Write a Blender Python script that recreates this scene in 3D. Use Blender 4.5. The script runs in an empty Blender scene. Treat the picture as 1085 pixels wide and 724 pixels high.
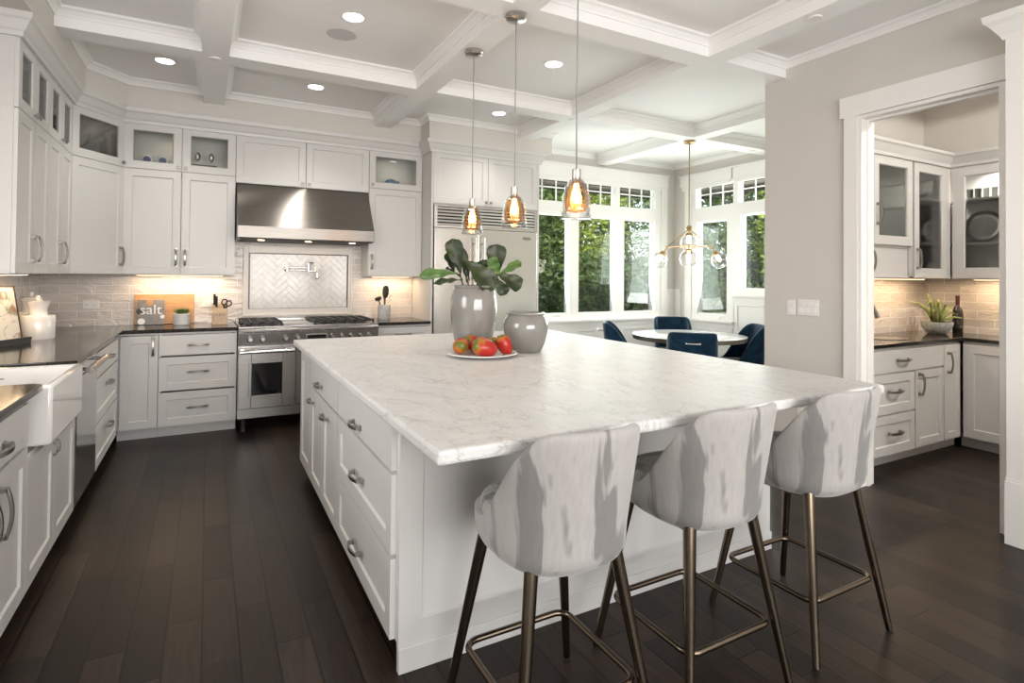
import bpy, bmesh, math, random
from mathutils import Vector, Matrix
PI = math.pi
rnd = random.Random(7)
scene = bpy.context.scene
COL = scene.collection

# ---------------------------------------------------------------- camera, light, exposure
cam_d = bpy.data.cameras.new('camera')
cam = bpy.data.objects.new('camera', cam_d); COL.objects.link(cam)
_yaw, _roll, _pit = 0.49751, 0.009366, -0.013582
_s, _c = math.sin(_yaw), math.cos(_yaw)
_Rr = Matrix(((_c, -_s, 0), (0, 0, -1), (_s, _c, 0)))
_cp, _sp, _cr, _sr = math.cos(_pit), math.sin(_pit), math.cos(_roll), math.sin(_roll)
_R = Matrix(((_cr, -_sr, 0), (_sr, _cr, 0), (0, 0, 1))) @ Matrix(((1, 0, 0), (0, _cp, -_sp), (0, _sp, _cp))) @ _Rr
_rt, _dn, _fw = Vector(_R[0]), Vector(_R[1]), Vector(_R[2])
_m = Matrix(((_rt.x, -_dn.x, -_fw.x), (_rt.y, -_dn.y, -_fw.y), (_rt.z, -_dn.z, -_fw.z)))
cam.matrix_world = Matrix.Translation((0, 0, 1.3817)) @ _m.to_4x4()
cam_d.sensor_width = 36; cam_d.lens = 592.6 / 1085 * 36
cam_d.shift_y = (285.1 - 362) / 1085
cam_d.clip_start = 0.05
scene.camera = cam

scene.view_settings.view_transform = 'Standard'
scene.view_settings.look = 'None'
scene.view_settings.gamma = 1.0
scene.view_settings.use_curve_mapping = False
scene.view_settings.exposure = 0.27
cy = scene.cycles
cy.max_bounces = 10; cy.diffuse_bounces = 5; cy.glossy_bounces = 4; cy.transparent_max_bounces = 16
cy.transmission_bounces = 6; cy.caustics_reflective = False; cy.caustics_refractive = False
cy.sample_clamp_indirect = 6.0; cy.blur_glossy = 0.5

world = bpy.data.worlds.new('world'); scene.world = world; world.use_nodes = True
wn = world.node_tree.nodes; wl = world.node_tree.links
sky = wn.new('ShaderNodeTexSky'); sky.sky_type = 'NISHITA'; sky.sun_disc = False
sky.sun_elevation = math.radians(34); sky.sun_rotation = math.radians(200); sky.dust_density = 2.5
bg = wn['Background']; bg.inputs['Strength'].default_value = 0.42
hs = wn.new('ShaderNodeHueSaturation'); hs.inputs['Saturation'].default_value = 0.45
wl.new(sky.outputs[0], hs.inputs['Color']); wl.new(hs.outputs[0], bg.inputs['Color'])

def lamp(name, kind, loc, energy, color=(1, 1, 1), rot=(0, 0, 0), parent=None, **kw):
    d = bpy.data.lights.new(name, kind); d.energy = energy; d.color = color
    for k, v in kw.items(): setattr(d, k, v)
    o = bpy.data.objects.new(name, d); COL.objects.link(o)
    o.location = loc; o.rotation_euler = rot; o.parent = parent
    return o
SUN = lamp('sun', 'SUN', (0, 0, 8), 5.5, (1, .95, .86), angle=math.radians(0.6))
SUN.rotation_euler = Vector((0.42, 0.72, -0.50)).to_track_quat('-Z', 'Y').to_euler()
# unseen fill lamp added behind the camera, then daylight through sink and nook windows
lamp('rear_fill_lamp', 'AREA', (1.2, -2.85, 1.75), 180, (.985, .99, 1), (-PI/2-.50, 0, PI), shape='RECTANGLE', size=4.4, size_y=2.1)
lamp('daylight_sink_window', 'AREA', (-1.22, 2.25, 1.75), 24, (1, .97, .94), (0, -PI/2, 0), shape='RECTANGLE', size=1.2, size_y=1.1)
lamp('daylight_nook_back', 'AREA', (4.6, 6.32, 1.65), 88, (1, .995, .98), (-PI/2-.26, 0, 0), shape='RECTANGLE', size=2.3, size_y=1.7)
lamp('daylight_nook_side', 'AREA', (6.26, 4.9, 1.75), 88, (1, .995, .98), (0, PI/2+.26, 0), shape='RECTANGLE', size=1.6, size_y=1.5)
WARM = (1, .70, .42)

# ---------------------------------------------------------------- mesh helpers
class MB:
    def __init__(s): s.v = []; s.f = []
    def add(s, vs, fs):
        b = len(s.v); s.v += [tuple(p) for p in vs]; s.f += [tuple(i + b for i in q) for q in fs]; return s
    def box(s, x0, x1, y0, y1, z0, z1):
        if x0 > x1: x0, x1 = x1, x0
        if y0 > y1: y0, y1 = y1, y0
        if z0 > z1: z0, z1 = z1, z0
        return s.add([(x0,y0,z0),(x1,y0,z0),(x1,y1,z0),(x0,y1,z0),(x0,y0,z1),(x1,y0,z1),(x1,y1,z1),(x0,y1,z1)],
                     [(0,3,2,1),(4,5,6,7),(0,1,5,4),(1,2,6,5),(2,3,7,6),(3,0,4,7)])
    def lathe(s, prof, c=(0, 0, 0), n=32, axis=2):
        vs = []; fs = []
        for r, z in prof:
            for i in range(n):
                a = 2*PI*i/n; p = (r*math.cos(a), r*math.sin(a), z)
                if axis == 0: p = (p[2], p[0], p[1])
                if axis == 1: p = (p[1], p[2], p[0])
                vs.append((p[0]+c[0], p[1]+c[1], p[2]+c[2]))
        for k in range(len(prof)-1):
            for i in range(n):
                j = (i+1) % n; fs.append((k*n+i, k*n+j, (k+1)*n+j, (k+1)*n+i))
        if prof[0][0] > 1e-5: fs.append(tuple(reversed(range(n))))
        if prof[-1][0] > 1e-5: fs.append(tuple(range((len(prof)-1)*n, len(prof)*n)))
        return s.add(vs, fs)
    def cyl(s, c, r, z0, z1, n=24, axis=2): return s.lathe([(r, z0), (r, z1)], c, n, axis)
    def tube(s, pts, r, n=10, closed=False, sx=1.0):
        pts = [Vector(p) for p in pts]; N = len(pts)
        rs = r if isinstance(r, (list, tuple)) else [r]*N
        vs = []; fs = []; up = None
        for i, p in enumerate(pts):
            if closed: t = (pts[(i+1) % N] - pts[i-1]).normalized()
            else: t = (pts[min(i+1, N-1)] - pts[max(i-1, 0)]).normalized()
            if up is None:
                up = Vector((0, 0, 1)) if abs(t.z) < .9 else Vector((0, 1, 0))
            sd = t.cross(up)
            if sd.length < 1e-6: sd = t.cross(Vector((1, 0, 0)))
            sd.normalize(); up = sd.cross(t).normalized()
            for k in range(n):
                a = 2*PI*k/n; vs.append(p + sd*(rs[i]*math.cos(a)*sx) + up*(rs[i]*math.sin(a)))
        for i in range(N if closed else N-1):
            j = (i+1) % N
            for k in range(n):
                l = (k+1) % n; fs.append((i*n+k, i*n+l, j*n+l, j*n+k))
        if not closed: fs += [tuple(reversed(range(n))), tuple(range((N-1)*n, N*n))]
        return s.add(vs, fs)
    def prism(s, poly, y0, y1, plane='xz'):
        n = len(poly)
        def P(p, d):
            return {'xz': (p[0], d, p[1]), 'yz': (d, p[0], p[1]), 'xy': (p[0], p[1], d)}[plane]
        return s.add([P(p, y0) for p in poly] + [P(p, y1) for p in poly],
                     [tuple(range(n)), tuple(range(2*n-1, n-1, -1))] + [(i, i+n, (i+1) % n+n, (i+1) % n) for i in range(n)])
    def xf(s, M):
        s.v = [tuple(M @ Vector(p)) for p in s.v]; return s
    def rot(s, a, axis='Z'): return s.xf(Matrix.Rotation(a, 4, axis))
    def mv(s, x, y, z): return s.xf(Matrix.Translation((x, y, z)))
    def join(s, o): return s.add(o.v, o.f)

def obj(name, mb, mat, parent=None, smooth=False, bevel=0, loc=(0, 0, 0), rot=(0, 0, 0), subsurf=0, solid=0):
    me = bpy.data.meshes.new(name); me.from_pydata([tuple(p) for p in mb.v], [], mb.f)
    bm = bmesh.new(); bm.from_mesh(me)
    bmesh.ops.recalc_face_normals(bm, faces=bm.faces); bm.to_mesh(me); bm.free()
    me.materials.append(mat)
    o = bpy.data.objects.new(name, me); COL.objects.link(o)
    o.location = loc; o.rotation_euler = rot; o.parent = parent
    if solid:
        m = o.modifiers.new('solid', 'SOLIDIFY'); m.thickness = abs(solid); m.offset = -1 if solid > 0 else 1
    if subsurf:
        m = o.modifiers.new('sub', 'SUBSURF'); m.levels = subsurf; m.render_levels = subsurf
    if bevel:
        m = o.modifiers.new('bevel', 'BEVEL'); m.width = bevel; m.segments = 2; m.limit_method = 'ANGLE'; m.angle_limit = math.radians(40)
    if smooth:
        for p in me.polygons: p.use_smooth = True
        try:
            if smooth == 'auto': me.set_sharp_from_angle(angle=math.radians(38))
        except Exception: pass
    return o
def tag(o, label=None, cat=None, group=None, kind=None):
    if label: o['label'] = label
    if cat: o['category'] = cat
    if group: o['group'] = group
    if kind: o['kind'] = kind
    return o
def thing(name, label, cat, loc=(0, 0, 0), rz=0, group=None):
    o = bpy.data.objects.new(name, None); COL.objects.link(o)
    o.location = loc; o.rotation_euler = (0, 0, rz); o.empty_display_size = .1
    return tag(o, label, cat, group)
def struct(name, mb, mat, parent=None, **kw):
    o = obj(name, mb, mat, parent, **kw)
    if parent is None: o['kind'] = 'structure'
    return o
def sroot(name, loc=(0, 0, 0), rz=0):
    o = bpy.data.objects.new(name, None); COL.objects.link(o); o.location = loc; o.rotation_euler = (0, 0, rz)
    o['kind'] = 'structure'; return o
def dup(root, loc, rz=None, label=None):
    r = root.copy(); COL.objects.link(r); r.location = loc
    if rz is not None: r.rotation_euler = (0, 0, rz)
    if label: r['label'] = label
    def rec(src, dst):
        for ch in list(src.children):
            c = ch.copy(); COL.objects.link(c); c.parent = dst; rec(ch, c)
    rec(root, r)
    return r
def plate(x0, x1, z0, z1, holes, y0, y1, mb=None):
    mb = mb or MB()
    xs = sorted({x0, x1, *[h[0] for h in holes], *[h[1] for h in holes]})
    zs = sorted({z0, z1, *[h[2] for h in holes], *[h[3] for h in holes]})
    xs = [x for x in xs if x0 <= x <= x1]; zs = [z for z in zs if z0 <= z <= z1]
    for a, b in zip(xs, xs[1:]):
        run = None
        for c, d in zip(zs, zs[1:]):
            mx, mz = (a+b)/2, (c+d)/2
            if any(h[0] < mx < h[1] and h[2] < mz < h[3] for h in holes):
                if run: mb.box(a, b, y0, y1, run[0], run[1]); run = None
            else: run = (run[0] if run else c, d)
        if run: mb.box(a, b, y0, y1, run[0], run[1])
    return mb
def sweep(prof, path, closed=False, mb=None):
    """prof: (outward offset to the LEFT of travel, z); path: xy points; mitred corners"""
    mb = mb or MB(); N = len(path); P = [Vector((p[0], p[1])) for p in path]; vs = []; fs = []; k = len(prof)
    for i in range(N):
        if closed or 0 < i < N-1:
            a = (P[i]-P[i-1]).normalized(); b = (P[(i+1) % N]-P[i]).normalized()
        elif i == 0: a = b = (P[1]-P[0]).normalized()
        else: a = b = (P[-1]-P[-2]).normalized()
        na, nb = Vector((-a.y, a.x)), Vector((-b.y, b.x))
        m = (na+nb); m = m/max(m.dot(na), .2)
        for o, z in prof: q = P[i]+m*o; vs.append((q.x, q.y, z))
    for i in range(N if closed else N-1):
        j = (i+1) % N
        for a in range(k):
            b = (a+1) % k; fs.append((i*k+a, j*k+a, j*k+b, i*k+b))
    if not closed: fs += [tuple(range(k)), tuple(range((N-1)*k+k-1, (N-1)*k-1, -1))]
    return mb.add(vs, fs)

# ---------------------------------------------------------------- materials
def mat(name, col, rough=.5, metal=0, **kw):
    m = bpy.data.materials.new(name); m.use_nodes = True; b = m.node_tree.nodes['Principled BSDF']
    b.inputs['Base Color'].default_value = (*col, 1); b.inputs['Roughness'].default_value = rough; b.inputs['Metallic'].default_value = metal
    for k, v in kw.items():
        b.inputs[k].default_value = v
    return m
def nodes(m): return m.node_tree.nodes, m.node_tree.links, m.node_tree.nodes['Principled BSDF']
def ramp(n, stops):
    r = n.new('ShaderNodeValToRGB'); e = r.color_ramp.elements
    while len(e) < len(stops): e.new(.5)
    for x, (p, c) in zip(e, stops): x.position = p; x.color = (*c, 1)
    return r
def texco(n, l, scale=(1, 1, 1), rot=(0, 0, 0), kind='Object'):
    t = n.new('ShaderNodeTexCoord'); mp = n.new('ShaderNodeMapping'); mp.inputs['Scale'].default_value = scale; mp.inputs['Rotation'].default_value = rot
    l.new(t.outputs[kind], mp.inputs['Vector']); return mp.outputs[0]
def noise(n, l, vec, scale, detail=3, rough=.5, dist=0):
    t = n.new('ShaderNodeTexNoise'); t.inputs['Scale'].default_value = scale; t.inputs['Detail'].default_value = detail
    t.inputs['Roughness'].default_value = rough; t.inputs['Distortion'].default_value = dist; l.new(vec, t.inputs['Vector']); return t
def bump(n, l, b, h, strength=.2, dist=.01):
    t = n.new('ShaderNodeBump'); t.inputs['Strength'].default_value = strength; t.inputs['Distance'].default_value = dist
    l.new(h, t.inputs['Height']); l.new(t.outputs[0], b.inputs['Normal']); return t
def mottled(name, c0, c1, scale, rough=.5, metal=0, detail=4, stretch=(1, 1, 1), bmp=0, lo=.35, hi=.65, **kw):
    m = mat(name, c0, rough, metal, **kw); n, l, b = nodes(m)
    t = noise(n, l, texco(n, l, stretch), scale, detail); r = ramp(n, [(lo, c0), (hi, c1)])
    l.new(t.outputs[0], r.inputs[0]); l.new(r.outputs[0], b.inputs['Base Color'])
    if bmp: bump(n, l, b, t.outputs[0], bmp)
    return m
def glassy(name, tint=(1, 1, 1), gloss=.08, rough=0.0, fr=.9):
    m = bpy.data.materials.new(name); m.use_nodes = True; n, l = m.node_tree.nodes, m.node_tree.links
    n.remove(n['Principled BSDF'])
    tr = n.new('ShaderNodeBsdfTransparent'); tr.inputs[0].default_value = (*tint, 1)
    gl = n.new('ShaderNodeBsdfGlossy'); gl.inputs['Roughness'].default_value = rough
    lw = n.new('ShaderNodeFresnel'); lw.inputs[0].default_value = 1.45
    mx = n.new('ShaderNodeMixShader'); ad = n.new('ShaderNodeMath'); ad.operation = 'MULTIPLY_ADD'; ad.use_clamp = True
    ad.inputs[1].default_value = fr; ad.inputs[2].default_value = gloss-.05
    l.new(lw.outputs[0], ad.inputs[0]); l.new(ad.outputs[0], mx.inputs[0])
    l.new(tr.outputs[0], mx.inputs[1]); l.new(gl.outputs[0], mx.inputs[2]); l.new(mx.outputs[0], n['Material Output'].inputs[0])
    return m
def emis(name, col, strength):
    m = mat(name, col, .5); b = m.node_tree.nodes['Principled BSDF']
    b.inputs['Emission Color'].default_value = (*col, 1); b.inputs['Emission Strength'].default_value = strength; return m

M = {}
M['white'] = mat('white_lacquer', (.63, .616, .598), .38)
M['trim'] = mat('white_trim_paint', (.82, .80, .77), .42)
M['ceil'] = mat('ceiling_paint', (.87, .86, .845), .7)
M['wall'] = mottled('greige_wall_paint', (.61, .58, .54), (.625, .595, .555), 3, .75)
M['inside'] = mat('cabinet_interior', (.55, .54, .51), .5)
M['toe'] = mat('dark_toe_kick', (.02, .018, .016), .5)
M['steel'] = mottled('brushed_stainless', (.33, .315, .30), (.39, .375, .36), 6, .27, 1, stretch=(1, 1, 60))
M['steelh'] = mottled('brushed_hood_steel', (.28, .255, .235), (.33, .305, .28), 5, .33, 1, stretch=(1, 1, 60))
n, l, b = nodes(M['steelh']); tg = n.new('ShaderNodeTangent'); tg.direction_type = 'RADIAL'; tg.axis = 'Z'
l.new(tg.outputs[0], b.inputs['Tangent']); b.inputs['Anisotropic'].default_value = .85; b.inputs['Anisotropic Rotation'].default_value = .25
M['fridge'] = mottled('brushed_fridge_steel', (.74, .71, .67), (.78, .75, .71), 5, .2, 1, stretch=(40, 40, 1))
M['dw'] = mat('mirror_steel', (.62, .60, .57), .12, 1)
M['nickel'] = mat('satin_nickel', (.34, .32, .295), .28, 1)
M['nickel2'] = mat('brushed_pendant_nickel', (.55, .52, .48), .3, 1)
M['chrome'] = mat('chrome', (.75, .75, .75), .12, 1)
M['bronze'] = mat('antique_bronze', (.17, .135, .10), .26, 1)
M['brass'] = mat('aged_brass', (.40, .275, .125), .3, 1)
M['black'] = mat('black_iron', (.012, .012, .012), .45)
M['blackgloss'] = mat('black_glass', (.006, .006, .007), .06)
M['granite'] = mottled('dark_brown_granite', (.012, .010, .009), (.028, .022, .019), 90, .11, detail=2)
M['ceramic'] = mat('white_glazed_ceramic', (.83, .80, .77), .12, **{'Coat Weight': .5, 'Coat Roughness': .05})
M['china'] = mat('white_china', (.82, .81, .79), .2)
M['glass'] = glassy('cabinet_glass', (.93, .95, .94), .05)
M['pane'] = glassy('window_glass', (.84, .88, .86), .055, 0, .4)
M['clear'] = glassy('clear_glass', (.97, .97, .97), .08, 0, .45)
M['amber'] = glassy('amber_glass', (1.0, .66, .30), .08, 0, .3)
M['bulb'] = emis('lit_filament_bulb', (1, .74, .40), 26)
M['bulb2'] = emis('pale_lit_bulb', (1, .9, .75), 9)
M['lens'] = emis('downlight_lens', (1, .96, .90), 9)
M['led'] = emis('warm_led_lens', WARM, 6)
M['plastic'] = mat('white_plastic', (.80, .78, .76), .35)
M['greyplastic'] = mat('grey_slot_plastic', (.30, .29, .28), .4)
M['speaker'] = mat('speaker_grille', (.58, .565, .55), .8)
M['wood'] = mottled('honey_wood_board', (.50, .26, .10), (.60, .34, .15), 6, .45, stretch=(1, 12, 12), detail=5)
M['blockwood'] = mottled('pale_wood_block', (.50, .35, .21), (.60, .44, .28), 8, .5, stretch=(14, 14, 1))
M['walnut'] = mottled('dark_walnut', (.06, .04, .025), (.10, .065, .04), 9, .4, stretch=(1, 8, 1))
M['crock'] = mottled('glazed_grey_stoneware', (.185, .18, .166), (.26, .253, .235), 9, .14, detail=8, stretch=(1, 1, .35), lo=.3, hi=.7, **{'Coat Weight': .6, 'Coat Roughness': .06})
M['concrete'] = mottled('grey_textured_pot', (.33, .35, .34), (.50, .52, .50), 55, .6, detail=2, bmp=.5)
M['leaf'] = mottled('fiddle_leaf_green', (.013, .024, .008), (.030, .050, .015), 14, .42, detail=5)
M['leafb'] = mottled('young_leaf_green', (.045, .105, .016), (.085, .18, .03), 12, .38)
M['succ'] = mottled('succulent_green', (.16, .20, .05), (.30, .32, .12), 20, .45)
M['sprig'] = mottled('small_plant_green', (.07, .13, .03), (.16, .24, .07), 30, .5)
M['soil'] = mat('dark_soil', (.03, .02, .012), .9)
M['stem'] = mat('brown_stem', (.08, .05, .02), .7)
M['bottle'] = mat('dark_wine_glass', (.012, .008, .006), .06, **{'Coat Weight': .6})
M['wlabel'] = mottled('bottle_paper_label', (.025, .02, .018), (.20, .16, .13), 30, .6, lo=.55, hi=.7)
M['foil'] = mat('red_foil_capsule', (.07, .014, .012), .35)
M['darkglass'] = glassy('smoky_glass', (.45, .46, .46), .18)
M['silver'] = mat('polished_silver', (.62, .62, .61), .32, 1)
M['bluecup'] = mat('cobalt_print', (.03, .05, .16), .3)
M['bluefig'] = mottled('blue_ceramic', (.06, .14, .25), (.20, .32, .42), 25, .3)
M['nookwhite'] = mat('white_trim_warm', (.80, .785, .75), .42)
M['eave'] = mat('brown_eave_paint', (.045, .032, .024), .9)
M['bark'] = mottled('tree_bark', (.05, .04, .03), (.12, .09, .06), 12, .9)
M['grass'] = mottled('lawn', (.03, .06, .015), (.07, .12, .03), 6, .9)
M['tabletop'] = mottled('white_marble_tabletop', (.80, .79, .78), (.74, .73, .72), 3, .12, detail=8)
M['tableedge'] = mat('pewter_table_edge', (.20, .185, .16), .35, 1)

def floor_mat():
    m = mat('dark_plank_floor', (.04, .03, .025), .3); n, l, b = nodes(m)
    t = n.new('ShaderNodeTexCoord'); sp = n.new('ShaderNodeSeparateXYZ'); l.new(t.outputs['Object'], sp.inputs[0])
    cb = n.new('ShaderNodeCombineXYZ'); l.new(sp.outputs[1], cb.inputs[0]); l.new(sp.outputs[0], cb.inputs[1])
    def brick(c1, c2, cm):
        k = n.new('ShaderNodeTexBrick'); k.offset = .37; k.offset_frequency = 2; k.squash = .72; k.squash_frequency = 3
        for i, v in (('Color1', c1), ('Color2', c2), ('Mortar', cm)): k.inputs[i].default_value = (*v, 1)
        k.inputs['Scale'].default_value = 1; k.inputs['Mortar Size'].default_value = .0034; k.inputs['Mortar Smooth'].default_value = .3
        k.inputs['Brick Width'].default_value = .86; k.inputs['Row Height'].default_value = .122; k.inputs['Bias'].default_value = 0
        l.new(cb.outputs[0], k.inputs['Vector']); return k
    k = brick((.010, .0066, .0052), (.036, .0235, .0165), (.0012, .001, .001))
    mp = n.new('ShaderNodeMapping'); mp.inputs['Scale'].default_value = (1.6, 26, 1); l.new(cb.outputs[0], mp.inputs['Vector'])
    g = noise(n, l, mp.outputs[0], 2.4, 8, .62, 1.1)
    r = ramp(n, [(.3, (.5, .5, .5)), (.7, (1.5, 1.46, 1.42))]); l.new(g.outputs[0], r.inputs[0])
    mx = n.new('ShaderNodeMixRGB'); mx.blend_type = 'MULTIPLY'; mx.inputs[0].default_value = 1
    l.new(k.outputs[0], mx.inputs[1]); l.new(r.outputs[0], mx.inputs[2]); l.new(mx.outputs[0], b.inputs['Base Color'])
    rr = n.new('ShaderNodeMapRange'); rr.inputs[3].default_value = .26; rr.inputs[4].default_value = .46
    l.new(g.outputs[0], rr.inputs[0]); l.new(rr.outputs[0], b.inputs['Roughness'])
    h = n.new('ShaderNodeMath'); h.operation = 'MULTIPLY_ADD'; h.inputs[1].default_value = .12
    iv = n.new('ShaderNodeMath'); iv.operation = 'SUBTRACT'; iv.inputs[0].default_value = 1; l.new(k.outputs['Fac'], iv.inputs[1])
    l.new(g.outputs[0], h.inputs[0]); l.new(iv.outputs[0], h.inputs[2]); bump(n, l, b, h.outputs[0], .25, .004)
    b.inputs['Specular IOR Level'].default_value = .22
    return m
M['floor'] = floor_mat()

def marble_mat():
    m = mat('white_veined_marble', (.76, .75, .73), .42, **{'Specular IOR Level': .28}); n, l, b = nodes(m)
    v = texco(n, l, (1.5, .8, 1.3), (0, 0, .75))
    a = noise(n, l, v, 2.2, 8, .62, 1.9); d = noise(n, l, v, 5.0, 8, .6, 1.5); e = noise(n, l, v, 1.1, 4, .5, .4)
    def ridge(t, w):
        s = n.new('ShaderNodeMath'); s.operation = 'SUBTRACT'; s.inputs[1].default_value = .5; l.new(t.outputs[0], s.inputs[0])
        q = n.new('ShaderNodeMath'); q.operation = 'ABSOLUTE'; l.new(s.outputs[0], q.inputs[0])
        r = n.new('ShaderNodeMapRange'); r.inputs[1].default_value = 0; r.inputs[2].default_value = w; r.inputs[3].default_value = 1; r.inputs[4].default_value = 0
        l.new(q.outputs[0], r.inputs[0]); return r.outputs[0]
    r1 = ridge(a, .012); r2 = ridge(d, .013)
    ms = n.new('ShaderNodeMapRange'); ms.inputs[1].default_value = .42; ms.inputs[2].default_value = .68; l.new(e.outputs[0], ms.inputs[0])
    p = n.new('ShaderNodeMath'); p.operation = 'MULTIPLY'; l.new(r2, p.inputs[0]); l.new(ms.outputs[0], p.inputs[1])
    s = n.new('ShaderNodeMath'); s.operation = 'MULTIPLY_ADD'; s.inputs[1].default_value = .62; l.new(r1, s.inputs[0])
    p2 = n.new('ShaderNodeMath'); p2.operation = 'MULTIPLY'; p2.inputs[1].default_value = .40; l.new(p.outputs[0], p2.inputs[0]); l.new(p2.outputs[0], s.inputs[2])
    base = ramp(n, [(.3, (.67, .66, .645)), (.7, (.59, .583, .572))]); l.new(d.outputs[0], base.inputs[0])
    mx = n.new('ShaderNodeMixRGB'); mx.inputs[2].default_value = (.33, .335, .335, 1); l.new(s.outputs[0], mx.inputs[0]); l.new(base.outputs[0], mx.inputs[1])
    l.new(mx.outputs[0], b.inputs['Base Color']); return m
M['marble'] = marble_mat()

def tile_mat(name, axis):
    m = mat(name, (.72, .67, .62), .13); n, l, b = nodes(m)
    t = n.new('ShaderNodeTexCoord'); sp = n.new('ShaderNodeSeparateXYZ'); l.new(t.outputs['Object'], sp.inputs[0])
    cb = n.new('ShaderNodeCombineXYZ'); l.new(sp.outputs[axis], cb.inputs[0]); l.new(sp.outputs[2], cb.inputs[1])
    k = n.new('ShaderNodeTexBrick')
    for i, v in (('Color1', (.69, .635, .59)), ('Color2', (.61, .56, .52)), ('Mortar', (.86, .83, .80))): k.inputs[i].default_value = (*v, 1)
    k.inputs['Scale'].default_value = 1; k.inputs['Mortar Size'].default_value = .0036; k.inputs['Brick Width'].default_value = .25; k.inputs['Row Height'].default_value = .0745
    k.inputs['Mortar Smooth'].default_value = .4
    l.new(cb.outputs[0], k.inputs['Vector']); l.new(k.outputs[0], b.inputs['Base Color'])
    mp = n.new('ShaderNodeMapping'); mp.inputs['Scale'].default_value = (1, 2.2, 1); l.new(cb.outputs[0], mp.inputs['Vector'])
    w = noise(n, l, mp.outputs[0], 9, 2, .5, .8)
    h = n.new('ShaderNodeMath'); h.operation = 'MULTIPLY_ADD'; h.inputs[1].default_value = .35; l.new(k.outputs['Fac'], h.inputs[0]); l.new(w.outputs[0], h.inputs[2])
    bump(n, l, b, h.outputs[0], .6, .012); return m
M['tilex'] = tile_mat('white_wavy_subway_tile', 0)
M['tiley'] = tile_mat('white_wavy_subway_tile_side', 1)
M['tilep'] = mottled('white_herringbone_tile', (.74, .72, .70), (.68, .66, .64), 14, .12, detail=1, bmp=.1)
M['grout'] = mat('pale_grout', (.56, .535, .51), .7)
M['stone'] = mat('cream_stone_trim', (.72, .67, .62), .3)
M['liner'] = mat('dark_metal_liner', (.07, .06, .055), .3, .4)

def velvet(name, c0, c1, scale, stretch, lo=.44, hi=.58):
    m = mat(name, c0, .8, **{'Sheen Weight': .45, 'Sheen Roughness': .4, 'Specular IOR Level': .15}); n, l, b = nodes(m)
    v = texco(n, l, stretch); a = noise(n, l, v, scale, 3, .45, .9); f = noise(n, l, v, scale*9, 3)
    r = ramp(n, [(lo, c0), (hi, c1)]); l.new(a.outputs[0], r.inputs[0])
    mx = n.new('ShaderNodeMixRGB'); mx.blend_type = 'OVERLAY'; mx.inputs[0].default_value = .12; l.new(r.outputs[0], mx.inputs[1]); l.new(f.outputs[0], mx.inputs[2])
    l.new(mx.outputs[0], b.inputs['Base Color']); return m
M['velvet'] = velvet('pale_grey_velvet', (.375, .358, .343), (.20, .192, .185), 5.2, (2.0, 2.0, .26), .53, .585)
M['bluev'] = velvet('navy_velvet', (.004, .021, .046), (.008, .037, .072), 7, (1, 1, 1))
def leafmat(name, c0, c1, c2):
    m = mat(name, c0, .55); n, l, b = nodes(m); v = texco(n, l); a = noise(n, l, v, 2.2, 3); f = noise(n, l, v, 30, 1)
    ad = n.new('ShaderNodeMath'); ad.operation = 'MULTIPLY_ADD'; ad.inputs[1].default_value = .5; l.new(f.outputs[0], ad.inputs[0])
    h = n.new('ShaderNodeMath'); h.operation = 'MULTIPLY'; h.inputs[1].default_value = .5; l.new(a.outputs[0], h.inputs[0]); l.new(h.outputs[0], ad.inputs[2])
    r = ramp(n, [(.38, c0), (.5, c1), (.62, c2)]); l.new(ad.outputs[0], r.inputs[0]); l.new(r.outputs[0], b.inputs['Base Color'])
    tl = n.new('ShaderNodeBsdfTranslucent'); l.new(r.outputs[0], tl.inputs[0]); mx = n.new('ShaderNodeMixShader'); mx.inputs[0].default_value = .35
    l.new(b.outputs[0], mx.inputs[1]); l.new(tl.outputs[0], mx.inputs[2]); l.new(mx.outputs[0], n['Material Output'].inputs[0]); return m
M['hedge'] = leafmat('hedge_leaves', (.030, .055, .022), (.085, .13, .04), (.17, .23, .06))
M['maple'] = leafmat('maple_leaves', (.10, .15, .02), (.26, .33, .05), (.42, .45, .09))
def mango_mat():
    m = mat('ripe_mango_skin', (.5, .05, .02), .3); n, l, b = nodes(m); v = texco(n, l)
    a = noise(n, l, v, 9, 3, .5, .3); r = ramp(n, [(.30, (.13, .13, .015)), (.38, (.42, .13, .015)), (.46, (.40, .02, .012))])
    sp = n.new('ShaderNodeSeparateXYZ'); l.new(v, sp.inputs[0]); ad = n.new('ShaderNodeMath'); ad.operation = 'MULTIPLY_ADD'; ad.inputs[1].default_value = 3.2
    l.new(sp.outputs[0], ad.inputs[0]); l.new(a.outputs[0], ad.inputs[2]); l.new(ad.outputs[0], r.inputs[0]); l.new(r.outputs[0], b.inputs['Base Color']); return m
M['mango'] = mango_mat()
def print_mat(name, base, c1, c2, scale, lo=.52, hi=.6):
    m = mat(name, base, .6); n, l, b = nodes(m); v = texco(n, l); a = noise(n, l, v, scale, 4, .5, 1); r = ramp(n, [(lo, base), (hi, c1), (hi+.08, c2)])
    l.new(a.outputs[0], r.inputs[0]); l.new(r.outputs[0], b.inputs['Base Color']); return m
M['poster'] = print_mat('botanical_print', (.74, .70, .62), (.30, .30, .22), (.40, .20, .10), 12)
M['cover'] = mottled('grey_slate_cover', (.20, .185, .17), (.30, .285, .27), 12, .5)
M['potpat'] = mat('white_dashed_pot', (.76, .75, .73), .4)
M['ink'] = mat('dark_ink', (.05, .05, .05), .6)

# ================================================================= ROOM SHELL
XL, YB, XR, ZC, ZB = -1.26, 6.10, 3.85, 3.04, 2.915
NX, NY = 6.05, 6.12            # nook corner
struct('floor', MB().box(-1.6, 6.4, -3.2, 6.5, -.12, 0), M['floor'])
struct('ceiling', MB().box(-4.6, 6.3, -9.0, 6.4, ZC, ZC+.2), M['ceil'])  # slab extended past the rear and left walls, out of view, to block sun
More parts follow.
